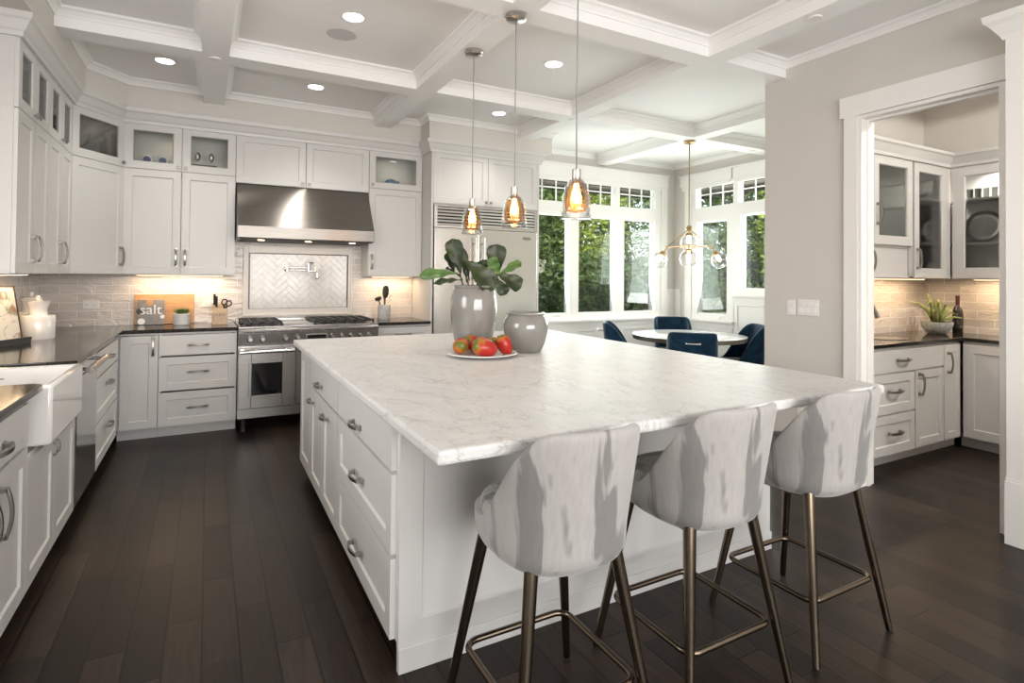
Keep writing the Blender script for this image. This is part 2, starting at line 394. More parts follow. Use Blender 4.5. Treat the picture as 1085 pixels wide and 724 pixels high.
# left wall with the window over the sink
w = MB(); plate(-3.1, YB+.15, 0, ZC, [(1.75, 3.45, 1.12, 2.35)], 0, .15, w); w.rot(PI/2).mv(XL, 0, 0)
struct('wall_left', w, M['wall'])
struct('wall_back', MB().box(XL, 3.46, YB, YB+.17, 0, ZC), M['wall'])
struct('wall_rear', plate(XL-.15, 6.2, 0, ZC, [(-1.0, 3.4, .7, 2.8)], -3.1, -2.95), M['wall'])  # opening is invented, out of view, to go with the rear fill lamp
w = MB(); plate(-2.92, 3.0, 0, ZC, [(-2.194, -1.386, -.1, 2.489)], 0, .13, w); w.rot(-PI/2).mv(XR, 0, 0)
struct('wall_right', w, M['wall'])
struct('wall_partition', MB().box(XR+.13, NX, 2.80, 2.92, 0, ZC), M['wall'])
struct('wall_pantry_right', MB().box(5.97, 6.12, -.6, 2.80, 0, ZC), M['wall'])
struct('wall_pantry_near', MB().box(XR+.13, 6.12, -.7, -.6, 0, ZC), M['wall'])
struct('wall_nook_back', plate(3.46, NX+.15, 0, ZC, [(3.47, 5.80, .82, 2.70)], NY, NY+.15), M['wall'])
w = MB(); plate(-NY, -2.80, 0, ZC, [(-5.80, -5.04, .82, 2.70), (-5.04, -4.2, 1.18, 2.70)], 0, .15, w); w.rot(-PI/2).mv(NX, 0, 0)
struct('wall_nook_right', w, M['wall'])
# soffits above the wall cabinets
SL, SB, SF = -.865, 5.72, 5.45
struct('wall_soffit_left', MB().prism([(XL, -2.95), (SL, -2.95), (SL, 5.42), (-.62, SB), (-.62, YB), (XL, YB)], 2.80, ZC, 'xy'), M['wall'])
struct('wall_soffit_back', MB().box(-.62, 1.98, SB, YB, 2.80, ZC), M['wall'])
struct('wall_soffit_fridge', MB().box(1.98, 3.47, SF, YB, 2.80, ZC), M['wall'])

# coffered ceiling: beams
BX = [(-.06, .11), (1.48, 1.65), (3.02, 3.19), (4.62, 4.79)]
BY = [(4.40, 4.60), (2.74, 2.92), (1.08, 1.26), (-.58, -.40), (-2.24, -2.06)]
k = 1
for i, (a, b) in enumerate(BX):
    y1 = (SB, SB, SF, NY)[i]; y0 = -2.95 if i < 3 else 2.92
    struct('trim_beam_%d' % k, MB().box(a, b, y0, y1, ZB, ZC), M['ceil']); k += 1
for i, (a, b) in enumerate(BY):
    for x0, x1 in ((SL, BX[0][0]), (BX[0][1], BX[1][0]), (BX[1][1], BX[2][0])) + (((BX[2][1], 4.62), (4.79, NX)) if i == 0 else ((BX[2][1], XR),)):
        struct('trim_beam_%d' % k, MB().box(x0, x1, a, b, ZB, ZC), M['ceil']); k += 1
CR = [(0, ZC), (0, ZC-.058), (.008, ZC-.058), (.012, ZC-.046), (.030, ZC-.022), (.046, ZC-.014), (.050, ZC)]
def crown(path, n): struct('trim_crown_%d' % n, sweep(CR, path, True), M['ceil'])
ys = [(4.60, None), (2.92, 4.40), (1.26, 2.74), (-.40, 1.08), (-2.06, -.58)]
n = 1
for ci, (x0, x1) in enumerate(((SL, -.06), (.11, 1.48), (1.65, 3.02), (3.19, XR))):
    for ri, (y0, y1) in enumerate(ys):
        if ci == 3 and ri < 2: continue
        if y1 is None:
            if ci == 0: p = [(x0, y0), (x1, y0), (x1, SB), (-.62, SB), (SL, 5.42)]
            elif ci == 2: p = [(x0, y0), (x1, y0), (x1, SF), (1.98, SF), (1.98, SB), (x0, SB)]
            else: p = [(x0, y0), (x1, y0), (x1, SB), (x0, SB)]
        else: p = [(x0, y0), (x1, y0), (x1, y1), (x0, y1)]
        crown(p, n); n += 1
for p in ([(3.19, 2.92), (4.62, 2.92), (4.62, 4.40), (3.19, 4.40)], [(4.79, 2.92), (NX, 2.92), (NX, 4.40), (4.79, 4.40)],
          [(3.19, 4.60), (4.62, 4.60), (4.62, NY), (3.47, NY), (3.47, SF), (3.19, SF)], [(4.79, 4.60), (NX, 4.60), (NX, NY), (4.79, NY)]):
    crown(p, n); n += 1

# door to the pantry: casing, header, jamb lining
d1 = sroot('door_1')
obj('casing', MB().box(XR-.022, XR, 2.195, 2.285, 0, 2.49), M['trim'], d1)
obj('casing', MB().box(XR-.022, XR, 1.345, 1.41, 0, 2.475), M['trim'], d1)
obj('header', MB().box(XR-.028, XR, 1.345, 2.31, 2.49, 2.63), M['trim'], d1)
obj('jamb', MB().box(XR-.012, XR+.135, 2.172, 2.1935, 0, 2.488).box(XR-.012, XR+.135, 1.387, 1.43, 0, 2.488).box(XR-.012, XR+.135, 1.43, 2.172, 2.465, 2.488)
    .box(XR+.05, XR+.085, 2.160, 2.172, 0, 2.465).box(XR+.05, XR+.085, 1.43, 2.160, 2.453, 2.465), M['trim'], d1)
# cased column on the near side of that door
d1 = sroot('trim_column')
obj('panel', MB().box(3.725, XR, .55, 1.355, 0, 2.70).box(3.715, 3.725, 1.275, 1.355, .33, 2.70).box(3.715, 3.725, .55, .64, .33, 2.70).box(3.715, 3.725, .64, 1.275, 2.58, 2.70), M['trim'], d1)
obj('baseboard', MB().box(3.708, 3.725, .55, 1.362, 0, .33).box(3.712, 3.725, .55, 1.36, .33, .345), M['trim'], d1)
obj('cap', sweep([(0, 2.67), (.012, 2.67), (.02, 2.69), (.055, 2.745), (.075, 2.765), (.08, 2.80), (0, 2.80)], [(XR, 1.355), (3.725, 1.355), (3.725, .55)][::-1]) if False else
    sweep([(0, 2.67), (-.012, 2.67), (-.02, 2.69), (-.055, 2.745), (-.075, 2.765), (-.08, 2.80), (0, 2.80)], [(XR-.005, 1.355), (3.725, 1.355), (3.725, .55)]), M['trim'], d1)

# ---------------------------------------------------------------- windows
def window(name, loc, rz, x0, x1, z0, z1, sashes, transoms, head, sill, mx=M['nookwhite'], cl=True, cr_=True):
    r = sroot(name, loc, rz)
    holes = [s for s in sashes] + [t for t in transoms]
    obj('frame', plate(x0, x1, z0, z1, holes, -.012, .10), mx, r)
    for h in sashes:
        obj('sash', plate(h[0]-.012, h[1]+.012, h[2]-.012, h[3]+.012, [(h[0]+.012, h[1]-.012, h[2]+.012, h[3]-.012)], .03, .06), mx, r)
        obj('pane', MB().box(h[0], h[1], .042, .047, h[2], h[3]), M['pane'], r)
        obj('crank', MB().box((h[0]+h[1])/2+.06, (h[0]+h[1])/2+.15, -.03, -.012, h[2]-.055, h[2]-.04).cyl(((h[0]+h[1])/2+.15, -.02, 0), .006, h[2]-.055, h[2]-.03, 8), M['plastic'], r)
    for h in transoms:
        g = MB(); w3 = (h[1]-h[0])/3; zm = h[2]+(h[3]-h[2])*.62
        for i in (1, 2): g.box(h[0]+w3*i-.006, h[0]+w3*i+.006, .035, .055, h[2], h[3])
        g.box(h[0], h[1], .035, .055, zm-.006, zm+.006)
        obj('muntin', g, mx, r); obj('pane', MB().box(h[0], h[1], .042, .047, h[2], h[3]), M['pane'], r)
    obj('header', MB().box(head[0], head[1], -.032, 0, z1-.005, head[2]).box(head[0]-.015, head[1]+.015, -.045, 0, head[2]-.022, head[2]).box(head[0]+.03, head[1]-.03, -.02, 0, z1-.06, z1), mx, r)
    if cl: obj('casing', MB().box(x0-.09, x0+.03, -.024, 0, z0, z1), mx, r)
    if cr_: obj('casing', MB().box(x1-.03, x1+.09, -.026, 0, z0, z1), mx, r)
    obj('sill', MB().box(x0-.09*cl, x1+.09*cr_, -.06, .02, sill, sill+.03).box(x0-.08*cl, x1+.08*cr_, -.025, 0, sill-.06, sill), mx, r)
    return r
window('window_1', (0, NY, 0), 0, 3.47, 5.80, .82, 2.70, [(3.57, 4.175, .90, 2.20), (4.325, 4.935, .90, 2.20), (5.095, 5.655, .90, 2.20)],
       [(3.56, 4.21, 2.37, 2.67), (4.28, 4.945, 2.37, 2.67), (5.015, 5.67, 2.37, 2.67)], (3.47, 5.90, 2.875), .79)
window('window_2', (NX, 0, 0), -PI/2, -5.80, -5.04, .82, 2.70, [(-5.67, -5.155, .89, 2.17)], [(-5.70, -5.065+.01, 2.37, 2.66)], (-5.98, -5.075, 2.86), .79, cr_=False)
window('window_3', (NX, 0, 0), -PI/2, -5.04, -4.2, 1.18, 2.70, [(-4.94, -4.34, 1.25, 2.21)], [(-4.985, -4.30, 2.37, 2.66)], (-5.045, -4.1, 2.86), 1.15, cl=False)
# wainscot in the nook
def shaker(x0, x1, z0, z1, y=0., t=.02, rail=.06, glass=False, flat=False, dip=.009, sl=.006):
    m = MB()
    if flat or (z1-z0) < rail*2.4 or (x1-x0) < rail*2.4 and not glass:
        if flat or (z1-z0) < .1: return m.box(x0, x1, y-t, y, z0, z1)
        rail = min(rail, (x1-x0)*.28, (z1-z0)*.28)
    def R(i, yy): return [(x0+i, yy, z0+i), (x1-i, yy, z0+i), (x1-i, yy, z1-i), (x0+i, yy, z1-i)]
    if glass:
        vs = R(0, y-t) + R(rail, y-t) + R(rail+sl, y-t+dip) + R(rail+sl, y) + R(0, y); rings = 5
        fs = []
        for a in range(rings):
            b = (a+1) % rings
            fs += [(a*4+i, a*4+(i+1) % 4, b*4+(i+1) % 4, b*4+i) for i in range(4)]
        return m.add(vs, fs)
    vs = R(0, y) + R(0, y-t) + R(rail, y-t) + R(rail+sl, y-t+dip)
    fs = [(3, 2, 1, 0)]
    for a in range(3): fs += [(a*4+i, a*4+(i+1) % 4, a*4+4+(i+1) % 4, a*4+4+i) for i in range(4)]
    fs.append((12, 13, 14, 15)); return m.add(vs, fs)
g = MB()
for a, b in ((3.48, 4.26), (4.26, 5.02), (5.02, 5.86)): g.join(shaker(a, b, .12, .73, NY, .016, .07))
g.box(3.48, 6.04, NY-.02, NY, 0, .12)
g.join(shaker(5.90, 6.04, .0, 1.19, NY, .016, .035)).box(5.89, 6.05, NY-.03, NY, 1.19, 1.22)
struct('trim_wainscot_back', g, M['nookwhite'])
g = MB()
for a, b, z in ((-6.10, -5.98, 1.19), (-5.92, -5.06, .73), (-5.04, -4.3, 1.09), (-4.3, -3.6, 1.09), (-3.6, -2.94, 1.09)): g.join(shaker(a, b, .12, z, 0, .016, .06 if z < 1.15 else .03))
g.box(-6.1, -2.94, -.02, 0, 0, .12).box(-6.1, -5.97, -.03, 0, 1.19, 1.22).box(-4.3, -2.94, -.03, 0, 1.15, 1.18).box(-5.055, -5.03, -.02, 0, .8, 1.15)
struct('trim_wainscot_right', g.rot(-PI/2).mv(NX, 0, 0), M['nookwhite'])
g = MB()
for a, b in ((-6.02, -5.3), (-5.3, -4.6), (-4.6, -3.9)): g.join(shaker(a, b, .12, 1.14, 0, .016, .07))
g.box(-6.02, -3.86, -.03, 0, 1.14, 1.18).box(-6.02, -3.86, -.02, 0, 0, .12)
struct('trim_wainscot_partition', g.rot(PI).mv(0, 2.92, 0), M['nookwhite'])
struct('baseboard_right', MB().box(XR-.016, XR, 2.285, 2.92, 0, .14).box(XR-.016, XR+.0, -2.9, .55, 0, .14), M['trim'])

# ---------------------------------------------------------------- backsplash
struct('trim_backsplash_back', MB().box(XL, 2.03, YB-.012, YB, .90, 1.40).box(.20, 1.46, YB-.012, YB, 1.40, 1.82), M['tilex'])
struct('trim_backsplash_left', MB().box(XL, XL+.012, 3.5, YB, .90, 1.40), M['tiley'])
struct('trim_backsplash_pantry', MB().box(3.98, 5.97, 2.788, 2.80, .90, 1.42), M['tilex'])
struct('trim_backsplash_pantry_right', MB().box(5.958, 5.97, 1.2, 2.80, .90, 1.42), M['tiley'])
tp = sroot('trim_range_panel', (0, YB-.012, 0))
obj('border', plate(.30, 1.357, .965, 1.68, [(.35, 1.31, 1.03, 1.595)], -.012, 0).join(plate(.30, 1.357, .965, 1.68, [(.318, 1.339, .983, 1.662)], -.022, 0)), M['stone'], tp, bevel=.003)
obj('liner', plate(.35, 1.31, 1.03, 1.595, [(.362, 1.298, 1.042, 1.583)], -.016, 0), M['liner'], tp)
def herring(x0, x1, z0, z1, L=.155, W=.0515, gap=.0022):
    bm = bmesh.new(); c = math.cos(PI/4); cx, cz = (x0+x1)/2, (z0+z1)/2
    def q(a0, a1, b0, b1):
        p = [(a0, b0), (a1, b0), (a1, b1), (a0, b1)]
        vs = [bm.verts.new((cx+(a-b)*c, -.008, cz+(a+b)*c)) for a, b in p]; bm.faces.new(vs)
    n = 22
    for i in range(-n, n):
        for j in range(-n, n):
            ox = i*W + j*L*1.0; oy = i*W - j*L*1.0
            ox, oy = i*W+j*2*L, i*W
            for kx in (0,):
                q(ox+gap, ox+L-gap, oy+gap, oy+W-gap)
                q(ox+L+gap, ox+L+W-gap, oy+W-L+gap, oy+W-gap)
    for co, no in (((x0, 0, 0), (-1, 0, 0)), ((x1, 0, 0), (1, 0, 0)), ((0, 0, z0), (0, 0, -1)), ((0, 0, z1), (0, 0, 1))):
        g = bm.verts[:] + bm.edges[:] + bm.faces[:]
        bmesh.ops.bisect_plane(bm, geom=g, plane_co=co, plane_no=no, clear_outer=True)
    bm.verts.index_update()
    m = MB(); m.add([v.co[:] for v in bm.verts], [tuple(v.index for v in f.verts) for f in bm.faces]); bm.free(); return m
o = obj('tile_field', herring(.362, 1.298, 1.042, 1.583), M['tilep'], tp, solid=.007); 
obj('grout', MB().box(.355, 1.305, -.0045, 0, 1.035, 1.59), M['grout'], tp)
obj('sill', MB().box(.345, 1.315, -.02, 0, 1.028, 1.038), M['stone'], tp)

# ================================================================= CABINETS
def pull(cx, cz, vert, L=.15, y=-.02, s=1.15):
    s = min(s, L/.13); m = MB(); n = 9; pr = []
    for i in range(n):
        u = -1+2*i/(n-1); pr.append((u*L/2, -(.020+.013*(1-u*u))*s))
    w, t = .0075*s, .0045*s
    vs = []; fs = []
    for i, (x, yy) in enumerate(pr):
        for dy, dz in ((-t, -w), (-t, w), (t, w), (t, -w)): vs.append((x, yy+dy, dz))
    for i in range(n-1):
        for a in range(4): b = (a+1) % 4; fs.append((i*4+a, i*4+b, i*4+4+b, i*4+4+a))
    fs += [(0, 1, 2, 3), (n*4-1, n*4-2, n*4-3, n*4-4)]
    m.add(vs, fs)
    for sx in (-1, 1):
        x = sx*(L/2-.004); m.box(x-.0075*s, x+.0075*s, -.024*s, 0, -.0075*s, .0075*s); m.box(x-.011*s, x+.011*s, -.005, 0, -.011*s, .011*s)
    if vert: m.rot(PI/2, 'Y')
    return m.mv(cx, y, cz)
def knob(cx, cz, y=-.02): return MB().cyl((cx, 0, cz), .006, y-.016, y, 10, 1).box(cx-.013, cx+.013, y-.024, y-.014, cz-.013, cz+.013)
def front(root, f, y=0):
    kind, x0, x1, z0, z1 = f[:5]; h = f[5] if len(f) > 5 else None; rail = f[6] if len(f) > 6 else .062
    nm = {'glass': 'door', 'door': 'door', 'drawer': 'drawer', 'flat': 'drawer', 'panel': 'panel'}[kind]
    gp = .0024
    d = obj(nm, shaker(x0+gp, x1-gp, z0+gp, z1-gp, y, .02, rail, glass=kind == 'glass', flat=kind == 'flat'), M['white'], root)
    if kind == 'glass': obj('pane', MB().box(x0+rail+.002, x1-rail-.002, y-.009, y-.006, z0+rail+.002, z1-rail-.002), M['glass'], d)
    if h:
        L = h[3] if len(h) > 3 else .15
        obj('knob' if h[0] == 'k' else 'handle', knob(h[1], h[2], y-.02) if h[0] == 'k' else pull(h[1], h[2], h[0] == 'v', L, y-.02), M['nickel'], d, bevel=0 if h[0] == 'k' else .0015)
    return d
def cabinet(name, label, loc, rz, w, d, z0, z1, fronts, toe=True, group=None, shelves=(), inside=False, cat='cabinet', back=True, toew=None):
    r = thing(name, label, cat, loc, rz, group)
    t = .018; m = MB().box(0, t, 0, d, z0, z1).box(w-t, w, 0, d, z0, z1).box(t, w-t, 0, d, z0, z0+t).box(t, w-t, 0, d, z1-t, z1)
    if back: m.box(t, w-t, d-.008, d, z0+t, z1-t)
    for s in shelves: m.box(t, w-t, .004, d-.008, s-.009, s+.009)
    obj('carcass', m, M['white'], r)
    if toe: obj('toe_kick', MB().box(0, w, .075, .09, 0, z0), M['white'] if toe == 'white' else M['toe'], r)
    for f in fronts: front(r, f)
    return r
ZT = .885   # underside of the worktops
FY = 5.51   # plane of the carcass fronts on the back wall (door faces 2 cm in front)
FX = -.64   # plane of carcass fronts on the left wall
# left run (local x = world y)
def LRUN(name, label, y0, y1, fronts, **kw): return cabinet(name, label, (FX, y0, 0), PI/2, y1-y0, FX-XL-.005, .10, kw.pop('z1', ZT), fronts, **kw)
G_b = 'white shaker base cabinets of the kitchen'
LRUN('base_cabinet', 'white base cabinet nearest on the left, one drawer over a tall-handled door', 1.95, 2.88,
     [('flat', 0, .465, .70, .865, ('h', .23, .785)), ('flat', .465, .93, .70, .865, ('h', .55, .775)), ('door', 0, .515, .10, .69, ('v', .46, .55, .16)), ('door', .515, .93, .10, .69, ('v', .575, .55, .17))], group=G_b)
LRUN('sink_cabinet', 'white two-door cabinet under the white apron sink', 2.88, 3.79,
     [('door', .0, .455, .10, .625, ('v', .425, .56, .06)), ('door', .455, .91, .10, .625, ('v', .485, .56, .06))], z1=.63, group=G_b)
LRUN('drawer_cabinet', 'white three-drawer cabinet between steel dishwasher and the corner', 4.42, 5.48,
     [('drawer', 0, .97, .70, .865, ('h', .49, .785)), ('drawer', 0, .97, .40, .69, ('h', .49, .60)), ('drawer', 0, .97, .10, .39, ('h', .49, .30))], group=G_b)
cabinet('corner_base_cabinet', 'narrow white base cabinet in the back left corner, one door with vertical handle', (-.64, FY, 0), 0, .285, .58, .10, ZT,
        [('door', .02, .285, .10, .865, ('v', .25, .775))], toe='white', group=G_b)
cabinet('drawer_cabinet', 'white three-drawer cabinet left of the range', (-.353, FY, 0), 0, .585, .58, .10, ZT,
        [('flat', 0, .585, .69, .865, ('h', .29, .775, .15)), ('drawer', 0, .585, .395, .68, ('h', .29, .55, .15)), ('drawer', 0, .585, .10, .385, ('h', .29, .25, .15))], toe='white', group=G_b)
cabinet('base_cabinet', 'short run of white base cabinet between the range and the fridge wall', (1.465, FY, 0), 0, .56, .58, .10, ZT,
        [('drawer', 0, .56, .70, .865, ('h', .28, .785)), ('door', 0, .28, .10, .69, ('v', .24, .56)), ('door', .28, .56, .10, .69, ('v', .32, .56))], toe='white', group=G_b)
# worktops
def top(name, label, poly, z0=ZT, z1=.915, m=None):
    o = obj(name, MB().prism(poly, z0, z1, 'xy'), m or M['granite'], bevel=.005); return tag(o, label, 'countertop')
top('countertop', 'dark polished L-shaped worktop running around the back left corner', [(XL+.013, 3.70), (-.60, 3.70), (-.60, 5.47), (.233, 5.47), (.233, YB-.013), (XL+.013, YB-.013)])
top('countertop', 'dark worktop end at the near left, before the sink', [(XL+.013, 1.95), (-.60, 1.95), (-.60, 2.99), (-.63, 3.02), (XL+.013, 3.02)])
top('countertop', 'short dark worktop right of the range', [(1.464, 5.47), (2.027, 5.47), (2.027, YB-.013), (1.464, YB-.013)])
# apron sink
r = thing('farmhouse_sink', 'white ceramic apron-front sink set into the left worktop', 'sink', (0, 0, 0))
m = MB(); x0, x1, y0, y1, zt, zb = -1.20, -.575, 3.03, 3.692, .902, .645
m.add([(x0, y0, zb), (x1, y0, zb), (x1, y1, zb), (x0, y1, zb), (x0, y0, zt), (x1, y0, zt), (x1, y1, zt), (x0, y1, zt),
       (x0+.04, y0+.035, zt), (x1-.035, y0+.035, zt), (x1-.035, y1-.035, zt), (x0+.04, y1-.035, zt),
       (x0+.06, y0+.05, zb+.02), (x1-.05, y0+.05, zb+.02), (x1-.05, y1-.05, zb+.02), (x0+.06, y1-.05, zb+.02)],
      [(0, 3, 2, 1), (0, 1, 5, 4), (1, 2, 6, 5), (2, 3, 7, 6), (3, 0, 4, 7), (4, 5, 9, 8), (5, 6, 10, 9), (6, 7, 11, 10), (7, 4, 8, 11),
       (8, 9, 13, 12), (9, 10, 14, 13), (10, 11, 15, 14), (11, 8, 12, 15), (12, 13, 14, 15)])
obj('basin', m, M['ceramic'], r, bevel=.014, smooth='auto')
obj('drain', MB().cyl((-.9, 3.36, 0), .04, zb+.019, zb+.023, 20), M['chrome'], r)
obj('maker_mark', MB().box(-.92, -.885, y1-.041, y1-.036, .845, .853), M['greyplastic'], r)
# dishwasher
r = thing('dishwasher', 'stainless dishwasher with bar handle between sink and drawers', 'dishwasher', (FX, 3.80, 0), PI/2)
obj('door', MB().box(.003, .612, -.025, 0, .11, .80), M['dw'], r, bevel=.003)
obj('control_strip', MB().box(.003, .612, -.02, 0, .805, .875), M['dw'], r)
obj('tub', MB().box(.01, .605, 0, .56, .11, .87), M['toe'], r)
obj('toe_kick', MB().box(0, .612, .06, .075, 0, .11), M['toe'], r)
obj('handle', MB().tube([(.03, -.075, .845), (.585, -.075, .845)], .019, 16).cyl((.07, 0, .845), .009, -.075, -.02, 10, 1).cyl((.545, 0, .845), .009, -.075, -.02, 10, 1), M['steel'], r, smooth='auto')
# wall cabinets, left run
UX, UB = -.95, 5.81    # carcass front planes
ZU, ZS, ZD = 1.372, 2.288, 2.69
G_u = 'white wall cabinets with glass upper doors'
def upair(name, label, loc, rz, w, d, hd, extra=None):
    h = w/2
    return cabinet(name, label, loc, rz, w, d, ZU, 2.70, [('glass', 0, h, ZS, ZD, ('k', h-.03, ZS+.035)), ('glass', h, w, ZS, ZD, ('k', h+.03, ZS+.035)),
        ('door', 0, h, ZU, ZS, ('v', h-.035, ZU+.15)), ('door', h, w, ZU, ZS, ('v', h+.035, ZU+.15))], toe=False, group=G_u, shelves=(ZS,))
ua = upair('wall_cabinet', 'nearest white double wall cabinet on the left wall', (UX, 3.99, 0), PI/2, .70, .30, 0)
obj('end_panel', MB().box(-.004, 0, .0, .30, ZU, ZS-.002).box(-.004, 0, .0, .30, ZS+.004, 2.70), M['white'], ua)
upair('wall_cabinet', 'white double wall cabinet on the left wall, next to the corner cabinet', (UX, 4.69, 0), PI/2, .70, .30, 0)
# diagonal corner
_dx, _dy = -.655-UX, UB-5.39; _dl = math.hypot(_dx, _dy); _da = math.atan2(_dy, _dx)
cabinet('corner_wall_cabinet', 'white diagonal wall cabinet across the corner, single glass upper door', (UX, 5.39, 0), _da, _dl, .18, ZU, 2.70,
        [('glass', .0, _dl, ZS, ZD, ('k', _dl-.035, ZS+.035)), ('door', 0, _dl, ZU, ZS, ('v', _dl-.04, ZU+.15))], toe=False, group=G_u, shelves=(ZS,))
upair('wall_cabinet', 'white double wall cabinet left of the range hood', (-.652, UB, 0), 0, .864, .275, 0)
cabinet('hood_cabinet', 'wide white two-door cabinet above the range hood', (.213, UB, 0), 0, 1.237, .275, 2.235, 2.70,
        [('door', 0, .6185, 2.235, ZD, ('k', .588, 2.27)), ('door', .6185, 1.237, 2.235, ZD, ('k', .65, 2.27))], toe=False, group=G_u)
cabinet('wall_cabinet', 'white single wall cabinet between range hood and fridge', (1.452, UB, 0), 0, .575, .275, ZU, 2.70,
        [('glass', 0, .575, ZS, ZD, ('k', .035, ZS+.035)), ('door', 0, .575, ZU, ZS, ('v', .035, ZU+.15))], toe=False, group=G_u, shelves=(ZS,))
# fridge surround
FF = 5.53
r = thing('fridge_cabinet', 'white cabinet wall built around the fridge with two doors above', 'cabinet', (2.03, FF, 0), 0)
obj('side_panel', MB().box(0, .022, -.02, .565, 0, 2.70), M['white'], r)
obj('side_panel', MB().box(1.288, 1.31, -.02, .565, 0, 2.70), M['white'], r)
obj('carcass', MB().box(.022, 1.288, 0, .56, 2.135, 2.155).box(.022, 1.288, 0, .56, 2.68, 2.70).box(.022, 1.288, .54, .56, 2.155, 2.68), M['white'], r)
front(r, ('door', .022, .655, 2.145, ZD, ('k', .625, 2.185))); front(r, ('door', .655, 1.288, 2.145, ZD, ('k', .685, 2.185)))
# crown over the wall cabinets
UC = [(0, 2.675), (-.018, 2.675), (-.022, 2.70), (-.030, 2.71), (-.052, 2.755), (-.066, 2.768), (-.070, 2.799), (0, 2.799)]
def uc(n, path): struct('trim_cabinet_crown_%d' % n, sweep(UC, path), M['white'])
UC = [(-a, b) for a, b in UC]
uc(1, [(2.03-.002, SB+.02), (2.03-.002, FF-.02), (3.342, FF-.02), (3.342, SB+.3)][::-1])
uc(2, [(XL+.02, 3.986), (UX+.02, 3.986), (UX+.02, 5.385), (-.665, UB-.02), (2.03, UB-.02)][::-1])
# fridge
r = thing('refrigerator', 'tall built-in stainless fridge with louvred grille on top', 'refrigerator', (2.06, FF, 0), 0)
obj('cabinet', MB().box(0, 1.25, .02, .55, .0, 2.13), M['steel'], r)
obj('freezer_door', MB().box(.004, .50, -.035, .02, .10, 1.885), M['fridge'], r, bevel=.004)
obj('fridge_door', MB().box(.506, 1.246, -.035, .02, .10, 1.885), M['fridge'], r, bevel=.004)
g = plate(0, 1.25, 1.893, 2.13, [(.035, 1.215, 1.915, 2.112)], -.03, .02)
obj('grille', g, M['fridge'], r)
sl = MB()
for i in range(6):
    z = 1.918+i*.0335; sl.prism([(-.028, z), (-.022, z+.020), (.004, z+.026), (.004, z+.018), (-.016, z+.002)], .035, 1.215, 'yz')
obj('louver', sl, M['fridge'], r); obj('grille_back', MB().box(.03, 1.22, .005, .02, 1.91, 2.115), M['toe'], r)
for x in (.455, .555): obj('handle', MB().tube([(x, -.085, .75), (x, -.085, 1.80)], .014, 14).cyl((x, 0, .82), .009, -.085, -.03, 8, 1).cyl((x, 0, 1.73), .009, -.085, -.03, 8, 1), M['steel'], r, smooth='auto')
obj('badge', MB().box(1.06, 1.16, -.041, -.034, 1.80, 1.828).box(1.072, 1.148, -.043, -.04, 1.796, 1.80), M['nickel'], r)
obj('toe_grille', MB().box(.01, 1.24, .0, .02, .01, .095), M['toe'], r)

# ---------------------------------------------------------------- range hood, range, pot filler
r = thing('range_hood', 'wide slanted stainless range hood on the back wall', 'range hood', (0, 0, 0))
obj('canopy', MB().prism([(6.085, 2.232), (5.80, 2.232), (5.52, 1.815), (5.52, 1.71), (5.535, 1.705), (6.085, 1.705)], .222, 1.443, 'yz'), M['steelh'], r, bevel=.003)
obj('filter', MB().box(.26, 1.405, 5.60, 6.03, 1.694, 1.705).box(.24, 1.425, 5.53, 5.56, 1.696, 1.705), M['toe'], r)
for x in (.42, .83, 1.24): obj('lamp', MB().cyl((x, 5.58, 0), .028, 1.690, 1.704, 16), M['led'], r)
lamp('hood_light', 'AREA', (.83, 5.60, 1.685), 2.2, (1, .86, .70), (0, 0, 0), r, shape='RECTANGLE', size=.9, size_y=.05)
r = thing('range', 'stainless professional gas range with two oven doors', 'range', (.238, 5.42, 0))
W = 1.222
obj('body', MB().box(.0, W, .03, .66, .115, .905), M['steel'], r)
obj('control_panel', MB().prism([(.03, .745), (-.012, .75), (-.028, .86), (-.03, .885), (-.018, .905), (.03, .905)], 0, W, 'yz'), M['steel'], r, bevel=.002)
sl = MB()
for i in range(12): x = .03+i*.098; sl.box(x, x+.083, -.031, -.024, .866, .874)
obj('vent_slot', sl, M['black'], r)
for x in (.095, .195, .385, .49, .79, .885, .965, 1.055, 1.135):
    kb = obj('knob', MB().lathe([(.024, 0), (.024, .008), (.021, .012), (.020, .034), (.017, .038), (0, .038)], n=20).rot(PI/2, 'X').mv(x, -.018, .808), M['steel'], r, smooth='auto')
    obj('bezel', MB().lathe([(.028, 0), (.028, .004), (.020, .005)], n=20).rot(PI/2, 'X').mv(x, -.016, .808), M['black'], kb)
obj('display', MB().box(.565, .735, -.028, -.01, .795, .83), M['blackgloss'], r); obj('display_frame', plate(.555, .745, .785, .84, [(.565, .735, .795, .83)], -.029, -.005), M['steel'], r)
for nm, a, b in (('oven_door', .0, .465), ('oven_door', .472, W)):
    dd = obj(nm, plate(a+.003, b-.003, .205, .735, [(a+.105, b-.105, .315, .60)], -.03, .03), M['steel'], r, bevel=.003)
    obj('window', MB().box(a+.10, b-.10, -.014, -.006, .31, .605), M['blackgloss'], dd)
    obj('window_frame', plate(a+.085, b-.085, .295, .62, [(a+.108, b-.108, .318, .597)], -.036, -.028), M['steel'], dd, bevel=.003)
    obj('handle', MB().tube([(a+.012, -.085, .705), (b-.012, -.085, .705)], .0155, 16).box(a+.018, a+.042, -.085, -.03, .69, .72).box(b-.042, b-.018, -.085, -.03, .69, .72), M['chrome'], dd, smooth='auto')
obj('kick_panel', MB().box(0, W, -.015, .03, .12, .20), M['steel'], r)
for x in (.05, W-.05):
    for y in (.05, .6): obj('leg', MB().lathe([(.024, 0), (.02, .02), (.02, .12)], (x, y, 0), 14), M['black'], r)
obj('cooktop', MB().box(0, W, -.02, .655, .905, .92).box(0, W, .62, .66, .92, .945), M['steel'], r, bevel=.003)
